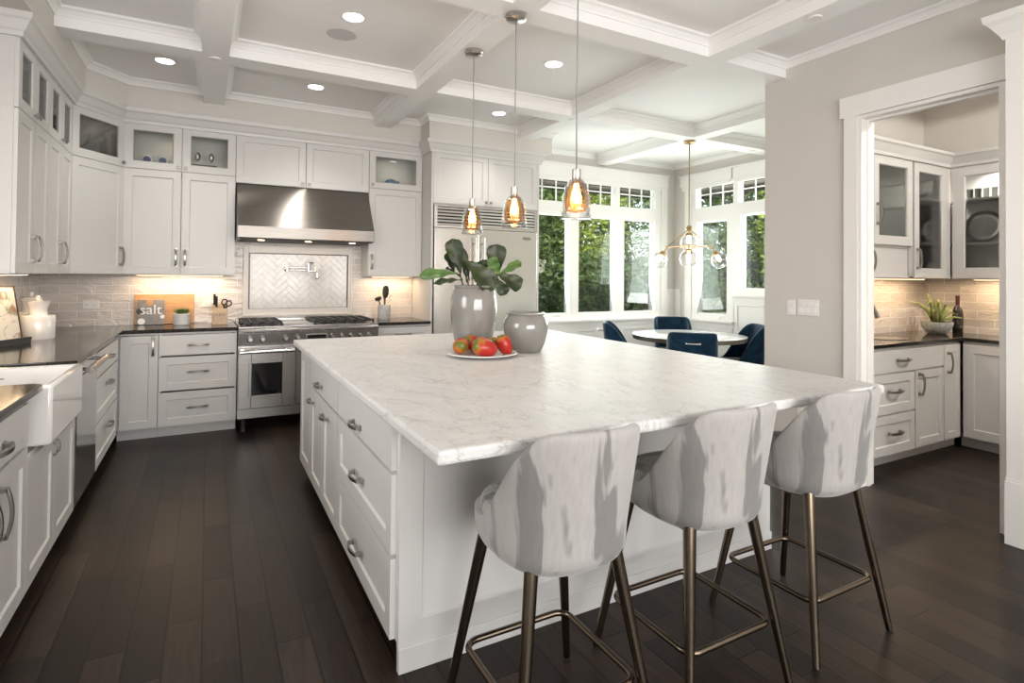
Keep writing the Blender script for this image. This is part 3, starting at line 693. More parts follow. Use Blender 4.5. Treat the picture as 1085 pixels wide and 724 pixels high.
for a, b in ((.02, .17), (.175, .325), (.62, .77), (.775, .925), (.93, 1.08), (1.07, 1.20)):
    if a == 1.07: continue
for a, b in ((.025, .19), (.195, .36), (.64, .825), (.83, 1.01), (1.015, 1.195)):
    g = MB(); 
    for y in (.04, .20, .36, .52, .59): g.box(a, b, y-.008, y+.008, .938, .955)
    for x in (a+.008, (a+b)/2, b-.008): g.box(x-.008, x+.008, .032, .598, .938, .955)
    for x in (a+.008, b-.008):
        for y in (.04, .59): g.box(x-.008, x+.008, y-.008, y+.008, .919, .94)
    gr = obj('grate', g, M['black'], r)
    for y in (.16, .45): obj('burner', MB().lathe([(.045, .919), (.045, .928), (.03, .934), (0, .934)], ((a+b)/2, y, 0), 18), M['black'], gr)
obj('griddle', MB().box(.37, .63, .03, .60, .92, .936), M['chrome'], r, bevel=.004)
r = thing('pot_filler', 'chrome folding pot filler tap on the tiled panel', 'tap', (.70, YB-.03, 1.44))
obj('flange', MB().lathe([(.03, 0), (.03, .008), (.014, .012), (.014, .03)], n=20).rot(PI/2, 'X'), M['chrome'], r, smooth='auto')
obj('arm', MB().tube([(0, -.04, -.03), (0, -.04, .03)], .013, 12).tube([(0, -.04, .012), (.20, -.05, .012)], .008, 10).tube([(0, -.04, -.014), (.20, -.05, -.014)], .006, 10)
    .tube([(.20, -.05, -.03), (.20, -.05, .05)], .012, 12).tube([(.20, -.05, .045), (.20, -.05, .06), (.25, -.05, .062)], .006, 8), M['chrome'], r, smooth='auto')
obj('spout', MB().tube([(.20, -.055, -.02), (.265, -.08, -.02), (.28, -.085, -.03), (.28, -.085, -.07)], .010, 12).lathe([(.012, -.075), (.014, -.10), (.012, -.105)], (.28, -.085, 0), 14).tube([(.265, -.08, -.01), (.265, -.08, .02)], .006, 8), M['chrome'], r, smooth='auto')

# ---------------------------------------------------------------- outlets, switches
def outlet(loc, rz, label, horiz=False, kind='outlet'):
    r = thing('wall_outlet' if kind == 'outlet' else 'light_switch', label, 'outlet' if kind == 'outlet' else 'switch', loc, rz)
    if kind == 'outlet':
        w, h = (.115, .07) if horiz else (.07, .115)
        obj('plate', MB().box(-w/2, w/2, -.006, 0, -h/2, h/2), M['plastic'], r, bevel=.002)
        for s in (-1, 1):
            cx, cz = (s*.026, 0) if horiz else (0, s*.026)
            so = obj('socket', MB().box(cx-.016, cx+.016, -.008, -.005, cz-.015, cz+.015), M['plastic'], r, bevel=.001)
            obj('slot', MB().box(cx-.008, cx-.005, -.009, -.007, cz-.005, cz+.008).box(cx+.005, cx+.008, -.009, -.007, cz-.004, cz+.007).cyl((cx, 0, cz-.009), .003, -.009, -.007, 8, 1), M['greyplastic'], so)
    else:
        n = kind; w = .07+.046*(n-1)
        obj('plate', MB().box(-w/2, w/2, -.006, 0, -.058, .058), M['plastic'], r, bevel=.002)
        for i in range(n): cx = (i-(n-1)/2)*.046; obj('rocker', MB().prism([(-.006, -.033), (-.011, -.033), (-.006, .0), (-.009, .033), (-.006, .033)], cx-.016, cx+.016, 'yz'), M['plastic'], r)
    return r
outlet((-.90, YB-.013, 1.10), 0, 'white sideways outlet on the tiled back wall near the canisters', True)
outlet((.01, YB-.013, 1.10), 0, 'white outlet on the tile partly behind the knife block', True)
outlet((XR, 2.60, .38), -PI/2, 'white outlet low on the greige wall behind the right stool')
outlet((XR, 2.69, 1.17), -PI/2, 'single white light switch on the greige wall, left of the wide one', kind=1)
outlet((XR, 2.555, 1.175), -PI/2, 'wide three-rocker light switch beside the pantry door', kind=3)
outlet((4.82, 2.787, 1.08), 0, 'pale outlet on the pantry tile behind the sink')

# ================================================================= ISLAND
IR = thing('kitchen_island', 'large white kitchen island base with drawers and nickel pulls', 'island', (.597, 4.13, 0), -PI/2)
IW, ID = 2.21, 1.955
obj('carcass', MB().box(0, IW, .0, ID, .10, ZT).box(.0, IW, .09, ID, .0, .10), M['white'], IR)
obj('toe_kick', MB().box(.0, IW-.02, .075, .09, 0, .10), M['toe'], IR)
for f in [('panel', .01, .43, .10, .865, None, .07), ('door', .435, .845, .10, .68, ('h', .49, .60, .12)), ('door', .845, 1.262, .10, .68, ('h', .94, .60, .12)),
          ('flat', .435, 1.262, .69, .865, ('h', .77, .745, .13)), ('flat', 1.268, 2.195, .69, .865, ('h', 1.68, .735, .13)),
          ('drawer', 1.268, 2.195, .395, .68, ('h', 1.70, .52, .13)), ('drawer', 1.268, 2.195, .10, .385, ('h', 1.70, .215, .13))]: front(IR, f)
for a, b in ((.0, .985), (.985, 1.955)):
    e = shaker(a, b, .085, ZT, 0, .02, .085); e.rot(PI/2).mv(IW, 0, 0); obj('end_panel', e, M['white'], IR)
obj('base_board', MB().box(IW, IW+.028, -.0, ID+.005, 0, .088), M['white'], IR, bevel=.003)
o = obj('island_top', MB().prism([(.53, 1.37), (2.60, 1.37), (2.60, 4.18), (.53, 4.18)], ZT, .925, 'xy'), M['marble'], bevel=.010)
tag(o, 'white grey-veined marble slab on the kitchen island', 'countertop')
TZ = .925

# ---------------------------------------------------------------- bar stools
def shell(hw, hd, ne, zb, zr, Hf, lean=.0, n=56, bottom=.62, flare=.0, waist=1.0):
    """tub shell; phi=0 points to the back (-y)"""
    m = MB(); rows = [(0, bottom*.6), (.008, bottom*.93), (.045, (bottom+waist)*.5+.035), (.10, waist)]
    K = 10; vs = []; fs = []
    for i in range(n):
        ph = 2*PI*i/n; cx, cy = math.sin(ph), -math.cos(ph)
        rr = (abs(cx)**ne + abs(cy)**ne)**(-1/ne); H = Hf(ph)
        for dz, k in rows: vs.append((cx*rr*hw*k, cy*rr*hd*k, zb+dz))
        for j in range(1, K+1):
            t = j/K; z = zb+.10+(H-zb-.10)*t
            bk = max(0, math.cos(ph)); tz = (z-zb-.10)/.33; sc = waist+(1+flare-waist)*min(1, tz*1.15)
            vs.append((cx*rr*hw*sc, cy*rr*hd*sc - lean*bk*max(0, z-zb-.10), z))
    S = len(rows)+K
    for i in range(n):
        j = (i+1) % n
        for k in range(S-1): fs.append((i*S+k, j*S+k, j*S+k+1, i*S+k+1))
    fs.append(tuple(i*S for i in range(n)))
    return m.add(vs, fs)
def smooth01(x): x = max(0, min(1, x)); return x*x*(3-2*x)
def stoolH(ph):
    a = abs((ph+PI) % (2*PI)-PI)
    return .664+(.975-.664)*(1-smooth01((a-math.radians(34))/math.radians(72)))
G_s = 'velvet counter stools at the island'
st = thing('bar_stool', 'left of three pale grey velvet bar stools at the island', 'bar stool', (.93, 1.465, 0), 0, G_s)
obj('back_shell', shell(.214, .238, 2.7, .552, .7, stoolH, lean=.10, bottom=.90, flare=.07, waist=.965), M['velvet'], st, smooth=True, solid=.028, subsurf=1)
c = MB(); prof = [(0, .615), (.92, .615), (.975, .63), (.985, .668), (.975, .688), (.94, .700), (.80, .708), (0, .712)]
n_ = 40; vs = []; fs = []
for kf, z in prof[1:]:
    for i in range(n_):
        a = 2*PI*i/n_; cx, cy = math.cos(a), math.sin(a); rr = (abs(cx)**2.7+abs(cy)**2.7)**(-1/2.7)
        vs.append((cx*rr*.193*max(kf, .02), cy*rr*.212*max(kf, .02)+.004, z))
for k_ in range(len(prof)-2):
    for i in range(n_): j = (i+1) % n_; fs.append((k_*n_+i, k_*n_+j, k_*n_+n_+j, k_*n_+n_+i))
fs.append(tuple(reversed(range(n_))))
obj('seat_cushion', MB().add(vs, fs), M['velvet'], st, smooth='auto')
obj('under_frame', MB().box(-.11, .11, -.11, .11, .535, .55), M['bronze'], st)
for sx in (-1, 1):
    for sy in (-1, 1):
        lg = obj('leg', MB().tube([(sx*.232, sy*.232, .008), (sx*.141, sy*.141, .60)], [.0125, .0205], 16), M['bronze'], st, smooth='auto')
        obj('foot_cap', MB().cyl((sx*.2325, sy*.2325, 0), .0125, 0, .008, 12), M['black'], lg)
def rsq(h, r, z, n=6):
    p = []
    for cx, cy, a0 in ((h-r, h-r, 0), (-h+r, h-r, PI/2), (-h+r, -h+r, PI), (h-r, -h+r, 1.5*PI)):
        for i in range(n+1): a = a0+PI/2*i/n; p.append((cx+r*math.cos(a), cy+r*math.sin(a), z))
    return p
obj('footrest', MB().tube(rsq(.192, .045, .205), .0105, 12, True), M['bronze'], st, smooth=True)
dup(st, (1.525, 1.465, 0), 0, 'middle of three pale grey velvet bar stools at the island')
dup(st, (2.14, 1.465, 0), 0, 'right of three pale grey velvet bar stools, before the pantry door')

# ---------------------------------------------------------------- vases, leaves, plate, fruit
def lathe_obj(name, prof, mt, parent=None, c=(0, 0, 0), n=40, **kw): return obj(name, MB().lathe(prof, c, n), mt, parent, smooth=kw.pop('smooth', 'auto'), **kw)
VT = (1.475, 3.22, TZ)
o = lathe_obj('tall_vase', [(.0, .0), (.098, 0), (.107, .008), (.122, .06), (.138, .14), (.146, .23), (.145, .31), (.138, .352), (.124, .374), (.116, .382), (.123, .390), (.124, .398), (.116, .400), (.108, .385), (.118, .35), (.13, .25), (.10, .02), (0, .015)], M['crock'], loc=VT)
tag(o, 'tall grey glazed stoneware vase holding leafy branches', 'vase')
o = lathe_obj('short_vase', [(0, 0), (.088, 0), (.098, .007), (.122, .06), (.136, .12), (.137, .165), (.128, .20), (.114, .217), (.110, .223), (.117, .230), (.117, .237), (.109, .238), (.102, .222), (.115, .20), (.124, .15), (.09, .02), (0, .014)], M['crock'], loc=(1.715, 2.975, TZ))
tag(o, 'short empty grey glazed stoneware vase on the marble', 'vase')
RV, FV = Vector((.879, -.477, 0)), Vector((.477, .879, 0))
fl = thing('fiddle_leaf_branch', 'cut fiddle-leaf branches with large dark green leaves in tall vase', 'plant', (VT[0], VT[1], VT[2]))
def leaf(base, tip, width, nrm, curl=.15, wav=.006, shape=.62):
    b, t = Vector(base), Vector(tip); ax = t-b; L = ax.length; ax.normalize(); nr = Vector(nrm); nr = (nr-ax*nr.dot(ax)).normalized(); sd = ax.cross(nr)
    m = MB(); nu, nv = 14, 6; vs = []; fs = []
    for i in range(nu+1):
        u = i/nu; wd = width*.47*(u**.85)*math.sqrt(max(0, 1-u**5))*1.18 + .0015
        cc = b+ax*(L*u)+nr*(-curl*L*(u*u)+curl*L*.35*u)
        for j in range(-nv, nv+1):
            v = j/nv; p = cc+sd*(wd*v)+nr*(abs(v)**1.5*wd*.28+wav*math.sin(u*17+v*2)*abs(v)); vs.append(p)
    S = 2*nv+1
    for i in range(nu):
        for j in range(S-1): fs.append((i*S+j, i*S+j+1, i*S+S+j+1, i*S+S+j))
    return m.add(vs, fs)
def iv(r, u, d=0): return RV*r+Vector((0, 0, u+.0))+FV*d
K_ = .00592; U0_, V0_ = 501.0, 303.0
def ip(u, v, d=0): return RV*((u-U0_)*K_)+Vector((0, 0, .398+(V0_-v)*K_))+FV*d
LEAVES = [((484, 290), (443, 292), .085, -FV+Vector((0, 0, .55)), -.02, 'leafb', .12), ((487, 291), (477, 253), .12, -FV+RV*.2, 0, 'leaf', .06), ((492, 292), (485, 261), .035, RV*.9-FV*.3, .02, 'leaf', .05),
          ((490, 297), (459, 300), .06, -FV+Vector((0, 0, 1.2)), -.04, 'leaf', .1), ((494, 300), (489, 270), .045, -FV+RV*.7, -.03, 'leaf', .05), ((492, 276), (524, 306), .165, -FV*1.0+Vector((0, 0, .9)), -.06, 'leaf', .12),
          ((524, 294), (525, 258), .135, -FV+Vector((0, 0, .2)), .03, 'leaf', .05), ((529, 292), (519, 273), .085, -FV-RV*.3, -.02, 'leafb', .05), ((528, 292), (551, 277), .07, -FV+Vector((0, 0, .8)), .0, 'leafb', .1),
          ((527, 291), (552, 304), .125, -FV+Vector((0, 0, .7)), -.03, 'leaf', .12), ((523, 294), (536, 312), .085, -FV*.8-RV*.5+Vector((0, 0, .4)), -.05, 'leaf', .1), ((510, 290), (509, 276), .09, FV*.4+Vector((0, 0, .6)), .06, 'leaf', .1),
          ((496, 298), (488, 262), .05, -FV+RV*.5, .02, 'leaf', .06), ((506, 294), (514, 275), .075, -FV*.4+Vector((0, 0, .8)), .05, 'leaf', .08), ((480, 290), (471, 268), .06, -FV+RV*.6, .03, 'leaf', .1),
          ((500, 296), (496, 281), .06, RV-FV*.2, .04, 'leaf', .1), ((488, 296), (470, 284), .09, FV*.2+Vector((0, 0, 1)), .05, 'leaf', .1)]
for a, b_, wd, nr, dd, mt, cl in LEAVES:
    obj('leaf', leaf(ip(*a, dd), ip(*b_, dd*1.2), wd*1.22, nr, cl), M[mt], fl, smooth=True)
sm = MB()
for tgt in ((486, 290), (494, 296), (505, 288), (524, 293), (528, 290)):
    a = Vector((rnd.uniform(-.04, .04), rnd.uniform(-.04, .04), .03)); e = ip(*tgt); sm.tube([a, (a+e)/2+Vector((0, 0, .05)), e], .005, 7)
obj('stem', sm, M['stem'], fl, smooth=True)
PC = (1.385, 2.90, TZ)
o = lathe_obj('serving_plate', [(0, .004), (.11, .004), (.115, 0), (.125, .002), (.19, .015), (.205, .020), (.203, .024), (.185, .02), (.12, .0085), (0, .008)], M['china'], loc=PC, n=48)
tag(o, 'round white plate of mangoes on the island marble', 'plate')
def mango(u_off, d_off, tilt, yaw, label, s=1.0, z=.058):
    m = MB(); vs = []; fs = []; nu, nv = 16, 20
    for i in range(nu+1):
        th_ = PI*i/nu
        for j in range(nv):
            p = 2*PI*j/nv; x = -math.cos(th_)*.062; r_ = math.sin(th_)**.85*.049*(1+.12*math.cos(th_)); y = r_*math.cos(p); zz = r_*math.sin(p)*.92 + .010*math.sin(th_*.9)*math.cos(th_)
            vs.append((x*s, y*s, zz*s))
    for i in range(nu):
        for j in range(nv): q = (j+1) % nv; fs.append((i*nv+j, i*nv+q, i*nv+nv+q, i*nv+nv+j))
    r = thing('mango', label, 'mango', tuple(Vector(PC)+RV*u_off+FV*d_off+Vector((0, 0, z))), 0, 'mangoes on the plate')
    r.rotation_euler = (rnd.uniform(-.3, .3), tilt, yaw)
    obj('skin', m.add(vs, fs), M['mango'], r, smooth=True)
    obj('stem_end', MB().cyl((-.062*s, 0, 0), .004, -.004, .004, 8, 0).mv(0, 0, 0), M['stem'], r)
mango(-.122, -.005, -.35, 1.3, 'orange and green mango standing at the left of the plate', .98, .060)
mango(-.062, .112, .05, .3, 'red mango at the back left of the plate', 1.0, .062)
mango(-.020, .015, .15, 2.7, 'red mango just left of the plate centre', .95, .058)
mango(.020, -.096, .05, -.25, 'big red and yellow mango lying at the front of the plate', 1.15, .060)
mango(.052, .108, 0, 1.7, 'red mango at the back right of the plate', .92, .056)
mango(.128, .012, .9, -.3, 'green and orange mango at the right of the plate', .98, .064)

# ---------------------------------------------------------------- pendants
def pendant(x, y, label, first=None):
    if first: return dup(first, (x, y, ZB), 0, label)
    r = thing('pendant_lamp', label, 'pendant lamp', (x, y, ZB), 0, 'glass pendants over the island')
    zt, zb = 1.905-ZB, 1.665-ZB
    obj('canopy', MB().lathe([(.062, 0), (.064, -.012), (.058, -.02), (.060, -.028), (.05, -.034), (0, -.034)], n=32), M['nickel2'], r, smooth='auto')
    obj('cord', MB().tube([(0, 0, -.034), (.002, .001, -.35), (-.002, 0, -.65), (0, 0, zt)], .0035, 8), M['greyplastic'], r, smooth=True)
    obj('socket', MB().lathe([(.010, zt+.005), (.021, zt), (.022, zt-.062), (.016, zt-.07)], n=24), M['nickel2'], r, smooth='auto')
    obj('outer_shade', MB().lathe([(.022, zt-.045), (.036, zt-.056), (.056, zt-.085), (.067, zt-.13), (.071, zt-.19), (.074, zb)], n=40), M['clear'], r, smooth=True, solid=.004)
    obj('inner_shade', MB().lathe([(.020, zt-.055), (.034, zt-.068), (.049, zt-.10), (.056, zt-.14), (.055, zt-.185), (.046, zt-.205)], n=40), M['amber'], r, smooth=True)
    b = obj('bulb', MB().lathe([(0, zt-.165), (.014, zt-.160), (.022, zt-.142), (.021, zt-.122), (.012, zt-.09), (.010, zt-.07)], n=20), M['bulb'], r, smooth=True)
    lamp('pendant_glow', 'POINT', (0, 0, zt-.14), 3.0, (1, .72, .42), parent=r, shadow_soft_size=.03)
    return r
p1 = pendant(1.568, 3.46, 'amber glass pendant farthest from the camera, before the fridge')
pendant(1.565, 2.86, 'middle amber glass pendant over the island', p1)
pendant(1.565, 2.235, 'nearest amber glass pendant, in front of the nook window', p1)

# ---------------------------------------------------------------- ceiling fixtures
dl = thing('recessed_light', 'round ceiling downlight in the near coffer beside the speaker', 'ceiling light', (.795, 3.63, ZC), 0, 'recessed ceiling lights')
obj('trim_ring', MB().lathe([(.085, 0), (.085, -.004), (.068, -.006), (.060, .0)], n=32), M['plastic'], dl, smooth='auto')
obj('lens', MB().cyl((0, 0, 0), .062, -.004, -.001, 32), M['lens'], dl)
lamp('downlight', 'SPOT', (0, 0, -.02), 26, (1, .95, .88), parent=dl, spot_size=math.radians(115), spot_blend=.7, shadow_soft_size=.06)
for x, y, lb in ((-.32, 5.11, 'round ceiling downlight above the back left corner cabinets'), (.81, 5.15, 'round ceiling downlight in front of the range hood'),
                 (2.34, 3.66, 'round ceiling downlight behind the pendant cords'), (2.57, 5.04, 'round ceiling downlight above the fridge front')): dup(dl, (x, y, ZC), 0, lb)
o = obj('ceiling_speaker', MB().lathe([(0, -.006), (.092, -.006), (.10, -.003), (.102, 0)], n=40), M['speaker'], loc=(.785, 3.93, ZC)); tag(o, 'round flush grey speaker grille in the ceiling coffer', 'speaker')
for x, y, lb in ((.022, 4.50, 'small white sprinkler cap on the left ceiling beam'), (3.10, 4.50, 'small white sprinkler cap where beams cross behind the nearest pendant'),
                 (3.10, 2.02, 'small white sprinkler cap on the beam near the right wall'), (5.69, 4.50, 'small white sprinkler cap in the nook ceiling')):
    o = obj('sprinkler_cap', MB().lathe([(.0, -.008), (.036, -.008), (.040, -.003), (.040, 0)], n=24), M['plastic'], loc=(x, y, ZB)); tag(o, lb, 'sprinkler cap', 'sprinkler caps on the ceiling')

pantry_fill = dup(dl, (4.65, .55, ZC), 0, 'added unseen fill downlight in the pantry ceiling')  # out-of-view lamp added to brighten the pantry
for c_ in pantry_fill.children:
    if c_.type == 'LIGHT': c_.data = c_.data.copy(); c_.data.energy = 165; c_.data.spot_size = math.radians(176); c_.data.spot_blend = .05
for x, y, lb in ((4.75, 2.64, 'added puck light in the pantry cabinet over the lift panel'), (5.40, 2.64, 'added puck light in the narrow pantry glass cabinet'), (5.85, 2.25, 'added puck light in the right pantry glass cabinet')):  # pantry pucks are added to lighten the cabinet interiors
    r = thing('puck_light', lb, 'puck light', (x, y, 2.362), 0, 'added puck lights in the pantry cabinets')
    obj('ring', MB().lathe([(.035, 0), (.035, -.010), (.028, -.011), (.026, -.005)], n=24), M['nickel'], r)
    lamp('puck', 'SPOT', (0, -.05, -.013), 18, (1, .93, .85), parent=r, spot_size=2.9, spot_blend=.8, shadow_soft_size=.03)
# under-cabinet strips (fixtures of the cabinets)
def strip(loc, size, rz, e, label):
    r = thing('under_cabinet_light', label, 'under-cabinet light', loc, rz)
    obj('housing', MB().box(-size/2, size/2, -.02, .02, -.010, 0), M['plastic'], r); obj('lens', MB().box(-size/2+.01, size/2-.01, -.014, .014, -.012, -.010), M['led'], r)
    lamp('strip_light', 'AREA', (0, 0, -.016), e, WARM, parent=r, shape='RECTANGLE', size=size, size_y=.03)
strip((-.22, UB+.16, ZU), .70, 0, 2.6, 'warm light strip under the cabinets left of the hood')
strip((1.74, UB+.16, ZU), .42, 0, 1.8, 'warm light strip under the cabinet right of the hood')
strip((UX-.16, 4.55, ZU), .9, PI/2, 2.2, 'warm light strip under the left wall cabinets')
strip((5.2, 2.63, 1.40), .80, 0, 3.0, 'warm light strip under the pantry glass cabinet')
strip((5.83, 2.1, 1.40), .5, PI/2, 2.0, 'warm light strip under the right pantry cabinet')

# ================================================================= COUNTER ITEMS
CZ = .915
r = thing('canister', 'large white ceramic canister with flared lid on the left worktop', 'canister', (-1.045, 5.04, CZ), 0)
lathe_obj('jar', [(0, 0), (.095, 0), (.098, .006), (.098, .155), (.092, .165), (.05, .170), (.0, .170)], M['ceramic'], r)
lathe_obj('lid', [(.052, .168), (.049, .185), (.052, .215), (.068, .258), (.070, .264), (.052, .266), (.012, .272), (.010, .278), (.016, .290), (.010, .302), (0, .304)], M['ceramic'], r)
r2 = dup(r, (-1.145, 5.33, CZ), 0, 'second white ceramic canister, behind the larger one'); r2.scale = (1.0, 1.0, 1.06)
r = thing('framed_print', 'leaning framed botanical print at the left end of the worktop', 'framed print', (-1.13, 4.665, CZ), 0)
o = obj('frame', plate(-.13, .13, .02, .38, [(-.124, .124, .026, .374)], -.012, .006), M['walnut'], r); o.rotation_euler = (-.18, 0, 1.1)
p = obj('print', MB().box(-.124, .124, -.006, .003, .026, .374), M['poster'], r); p.rotation_euler = (-.18, 0, 1.1)
q = MB().box(-.14, .14, -.05, .06, 0, .022).box(-.14, .14, -.055, -.04, .022, .04); q.rot(1.1); obj('stand', q, M['black'], r)
o = obj('cutting_board', MB().box(-.235, .235, -.011, .011, 0, .275), M['wood'], loc=(-.345, 6.045, CZ+.001), rot=(-.10, 0, 0), bevel=.004); tag(o, 'honey-coloured wooden cutting board leaning on the backsplash', 'cutting board')
r = thing('cookbook', 'grey cookbook titled salt leaning on the cutting board', 'book', (-.45, 6.0, CZ+.001), 0); r.rotation_euler = (-.10, 0, 0)
obj('cover', MB().box(-.105, .105, -.012, .012, 0, .225), M['cover'], r, bevel=.002)
obj('page_block', MB().box(-.10, .106, -.008, .008, .003, .222), M['china'], r)
def text(s, size, loc, mt, parent, name='title', extr=.0008):
    cu = bpy.data.curves.new('tmp', 'FONT'); cu.body = s; cu.size = size; cu.extrude = extr; cu.align_x = 'CENTER'
    t = bpy.data.objects.new('tmp', cu); COL.objects.link(t); bpy.context.view_layer.update()
    me = bpy.data.meshes.new_from_object(t.evaluated_get(bpy.context.evaluated_depsgraph_get())); bpy.data.objects.remove(t)
    me.materials.append(mt); o = bpy.data.objects.new(name, me); COL.objects.link(o); o.parent = parent; o.location = loc; o.rotation_euler = (PI/2, 0, 0); return o
text('salt', .125, (.0, -.0135, .095), M['china'], r)
for cx, cz, rr, mt in ((-.01, .20, .028, 'wood'), (-.085, .12, .026, 'black'), (-.07, .03, .028, 'china'), (.09, .07, .018, 'china')):
    obj('bowl_picture', MB().lathe([(0, 0), (rr*.72, 0), (rr*.72, .0008), (0, .0008)], n=20).rot(PI/2, 'X').mv(cx, -.0135, cz).join(MB().lathe([(rr*.75, 0), (rr, 0), (rr, .001), (rr*.75, .001)], n=20).rot(PI/2, 'X').mv(cx, -.0125, cz)), M[mt], r)
r = thing('potted_plant', 'small green plant in a white patterned pot before the board', 'plant', (-.205, 5.90, CZ), 0)
lathe_obj('pot', [(0, 0), (.062, 0), (.067, .005), (.070, .10), (.066, .103), (.062, .10), (.058, .09), (0, .088)], M['potpat'], r)
dm = MB()
for ring in range(5):
    for i in range(22):
        a = 2*PI*(i+.5*(ring % 2))/22; rr = .0675+.003*(ring/5)
        dm.box(-.0025, .0025, -.001, .001, .012+ring*.017, .022+ring*.017) if False else dm.join(MB().box(-.0022, .0022, -.0012, .0012, -.006, .006).rot(.5 if ring % 2 else -.5, 'Y').mv(0, -rr, .016+ring*.017).rot(a))
obj('dash_pattern', dm, M['greyplastic'], r)
def tuft(n, r0, h, spread, wd, seed, tri=False):
    q = random.Random(seed); m = MB()
    for i in range(n):
        a = q.uniform(0, 2*PI); rr = q.uniform(0, r0); b = Vector((rr*math.cos(a), rr*math.sin(a), 0)); l = h*q.uniform(.6, 1.1); s = spread*q.uniform(.3, 1)
        t = b+Vector((math.cos(a)*s, math.sin(a)*s, l)); mid = (b+t)/2+Vector((0, 0, l*.12)); sd = Vector((-math.sin(a), math.cos(a), 0))*wd
        m.add([b-sd*.6, b+sd*.6, mid+sd, mid-sd, t], [(0, 1, 2, 3), (3, 2, 4)])
    return m
obj('foliage', tuft(130, .05, .06, .05, .004, 3).mv(0, 0, .092), M['sprig'], r)
r = thing('knife_block', 'pale wood knife block holding black knives and scissors', 'knife block', (.10, 5.84, CZ), 0)
obj('block', MB().prism([(-.075, 0), (.075, 0), (.075, .14), (.0, .195), (-.075, .115)], -.062, .062, 'yz'), M['blockwood'], r, bevel=.003)
sl = MB()
for i in range(6): sl.box(-.035+i*.014, -.031+i*.014, -.076, -.0745, .085, .10)
obj('slot', sl, M['black'], r)
for x, y, l in ((-.045, .0, .12), (-.028, -.03, .10)):
    kn = thing('kitchen_knife', 'black-handled knife at the %s of the block' % ('far left' if x < -.04 else 'left front'), 'knife', (.10+x, 5.84+y, CZ+.165), 0, 'knives in the block')
    obj('handle', MB().box(-.009, .009, -.011, .011, 0, l).box(-.010, .010, -.012, .012, .0, .012), M['black'], kn, bevel=.004, rot=(.25, 0, 0))
    obj('rivet', MB().cyl((0, -.0, .03), .003, -.0125, .0125, 8, 1).cyl((0, 0, .06), .003, -.0125, .0125, 8, 1).cyl((0, 0, .09), .003, -.0125, .0125, 8, 1), M['chrome'], kn, rot=(.25, 0, 0))
    obj('blade', MB().box(-.0015, .0015, -.012, .012, -.10, 0), M['steel'], kn, rot=(.25, 0, 0))
sc = thing('kitchen_scissors', 'black-handled scissors standing in the knife block', 'scissors', (.135, 5.80, CZ+.15), 0)
for s in (-1, 1):
    ring = [(s*.020+.020*math.cos(a), 0, .055+.027*math.sin(a)) for a in [2*PI*i/16 for i in range(16)]]
    obj('grip', MB().tube(ring, .006, 8, True).tube([(s*.02, 0, .03), (0, 0, 0)], .006, 8), M['black'], sc, smooth=True, rot=(.2, .35*1, 0))
obj('blade', MB().box(-.006, .006, -.002, .002, -.08, .005), M['steel'], sc)
r = thing('utensil_crock', 'white marble utensil crock on the worktop right of the range', 'crock', (1.665, 5.93, CZ), 0)
lathe_obj('jar', [(0, 0), (.06, 0), (.064, .005), (.066, .15), (.06, .152), (.056, .14), (.054, .02), (0, .015)], M['marble'], r)
def utensil(label, tilt, yaw, parts, name):
    u = thing(name, label, 'utensil', (1.665, 5.93, CZ+.03), yaw, 'utensils in the crock'); u.rotation_euler = (0, tilt, yaw)
    for nm, mb, mt in parts: obj(nm, mb, M[mt], u, smooth='auto')
sp = MB().lathe([(0, -.07), (.022, -.06), (.034, -.02), (.034, .03), (.024, .06), (0, .07)], n=18); sp.xf(Matrix.Diagonal((1, .22, 1, 1))).mv(0, 0, .26)
utensil('big black slotted spoon standing upright in the crock', .05, 0, [('handle', MB().tube([(0, 0, 0), (0, 0, .2)], .007, 8), 'black'), ('bowl', sp, 'black')], 'serving_spoon')
sp = MB().lathe([(0, -.03), (.03, -.02), (.036, 0), (.03, .015), (0, .018)], n=18).mv(0, 0, .20)
utensil('black ladle leaning left out of the crock', -.34, 0, [('handle', MB().tube([(0, 0, 0), (0, 0, .185)], .006, 8), 'black'), ('bowl', sp, 'black')], 'ladle')
utensil('thin whisk leaning right out of the crock', .36, .2, [('handle', MB().tube([(0, 0, 0), (0, 0, .16)], .006, 8), 'chrome'), ('wire', MB().tube([(0, 0, .16), (.018, 0, .19), (.01, 0, .23), (0, 0, .235), (-.01, 0, .23), (-.018, 0, .19), (0, 0, .16)], .0015, 6), 'chrome')], 'whisk')
utensil('pale silicone spatula standing in the crock', .12, 1.4, [('handle', MB().tube([(0, 0, 0), (0, 0, .17)], .006, 8), 'steel'), ('head', MB().box(-.022, .022, -.004, .004, .17, .25), 'black')], 'spatula')

# things behind the upper glass doors
ZG = ZS+.010
def small(name, prof, mt, loc, label, cat, grp=None): o = lathe_obj(name, prof, M[mt], loc=loc, n=24); return tag(o, label, cat, grp)
cupp = [(0, 0), (.034, 0), (.046, .03), (.048, .125), (.045, .125), (.043, .035), (0, .012)]
for x, mt, lb in ((-.49, 'china', 'white cup with blue print, left in the glass cabinet'), (-.37, 'china', 'white cup with dark print, right in the glass cabinet')):
    r = thing('tea_cup', lb, 'cup', (x, 5.90, ZG), 0, 'cups behind the glass left of the hood')
    lathe_obj('cup', cupp, M['china'], r, n=28)
    obj('print', MB().lathe([(0, 0), (.030, 0), (.028, .004), (0, .004)], n=18).rot(PI/2, 'X').mv(0, -.0455, .085), M['bluecup'], r)
    obj('handle', MB().tube([(.044, 0, .105), (.075, 0, .10), (.075, 0, .05), (.044, 0, .04)], .005, 8), M['china'], r, smooth=True)
r = thing('display_stand', 'dark wood stand for two small glasses behind cabinet glass', 'stand', (-.045, 5.90, ZG), 0)
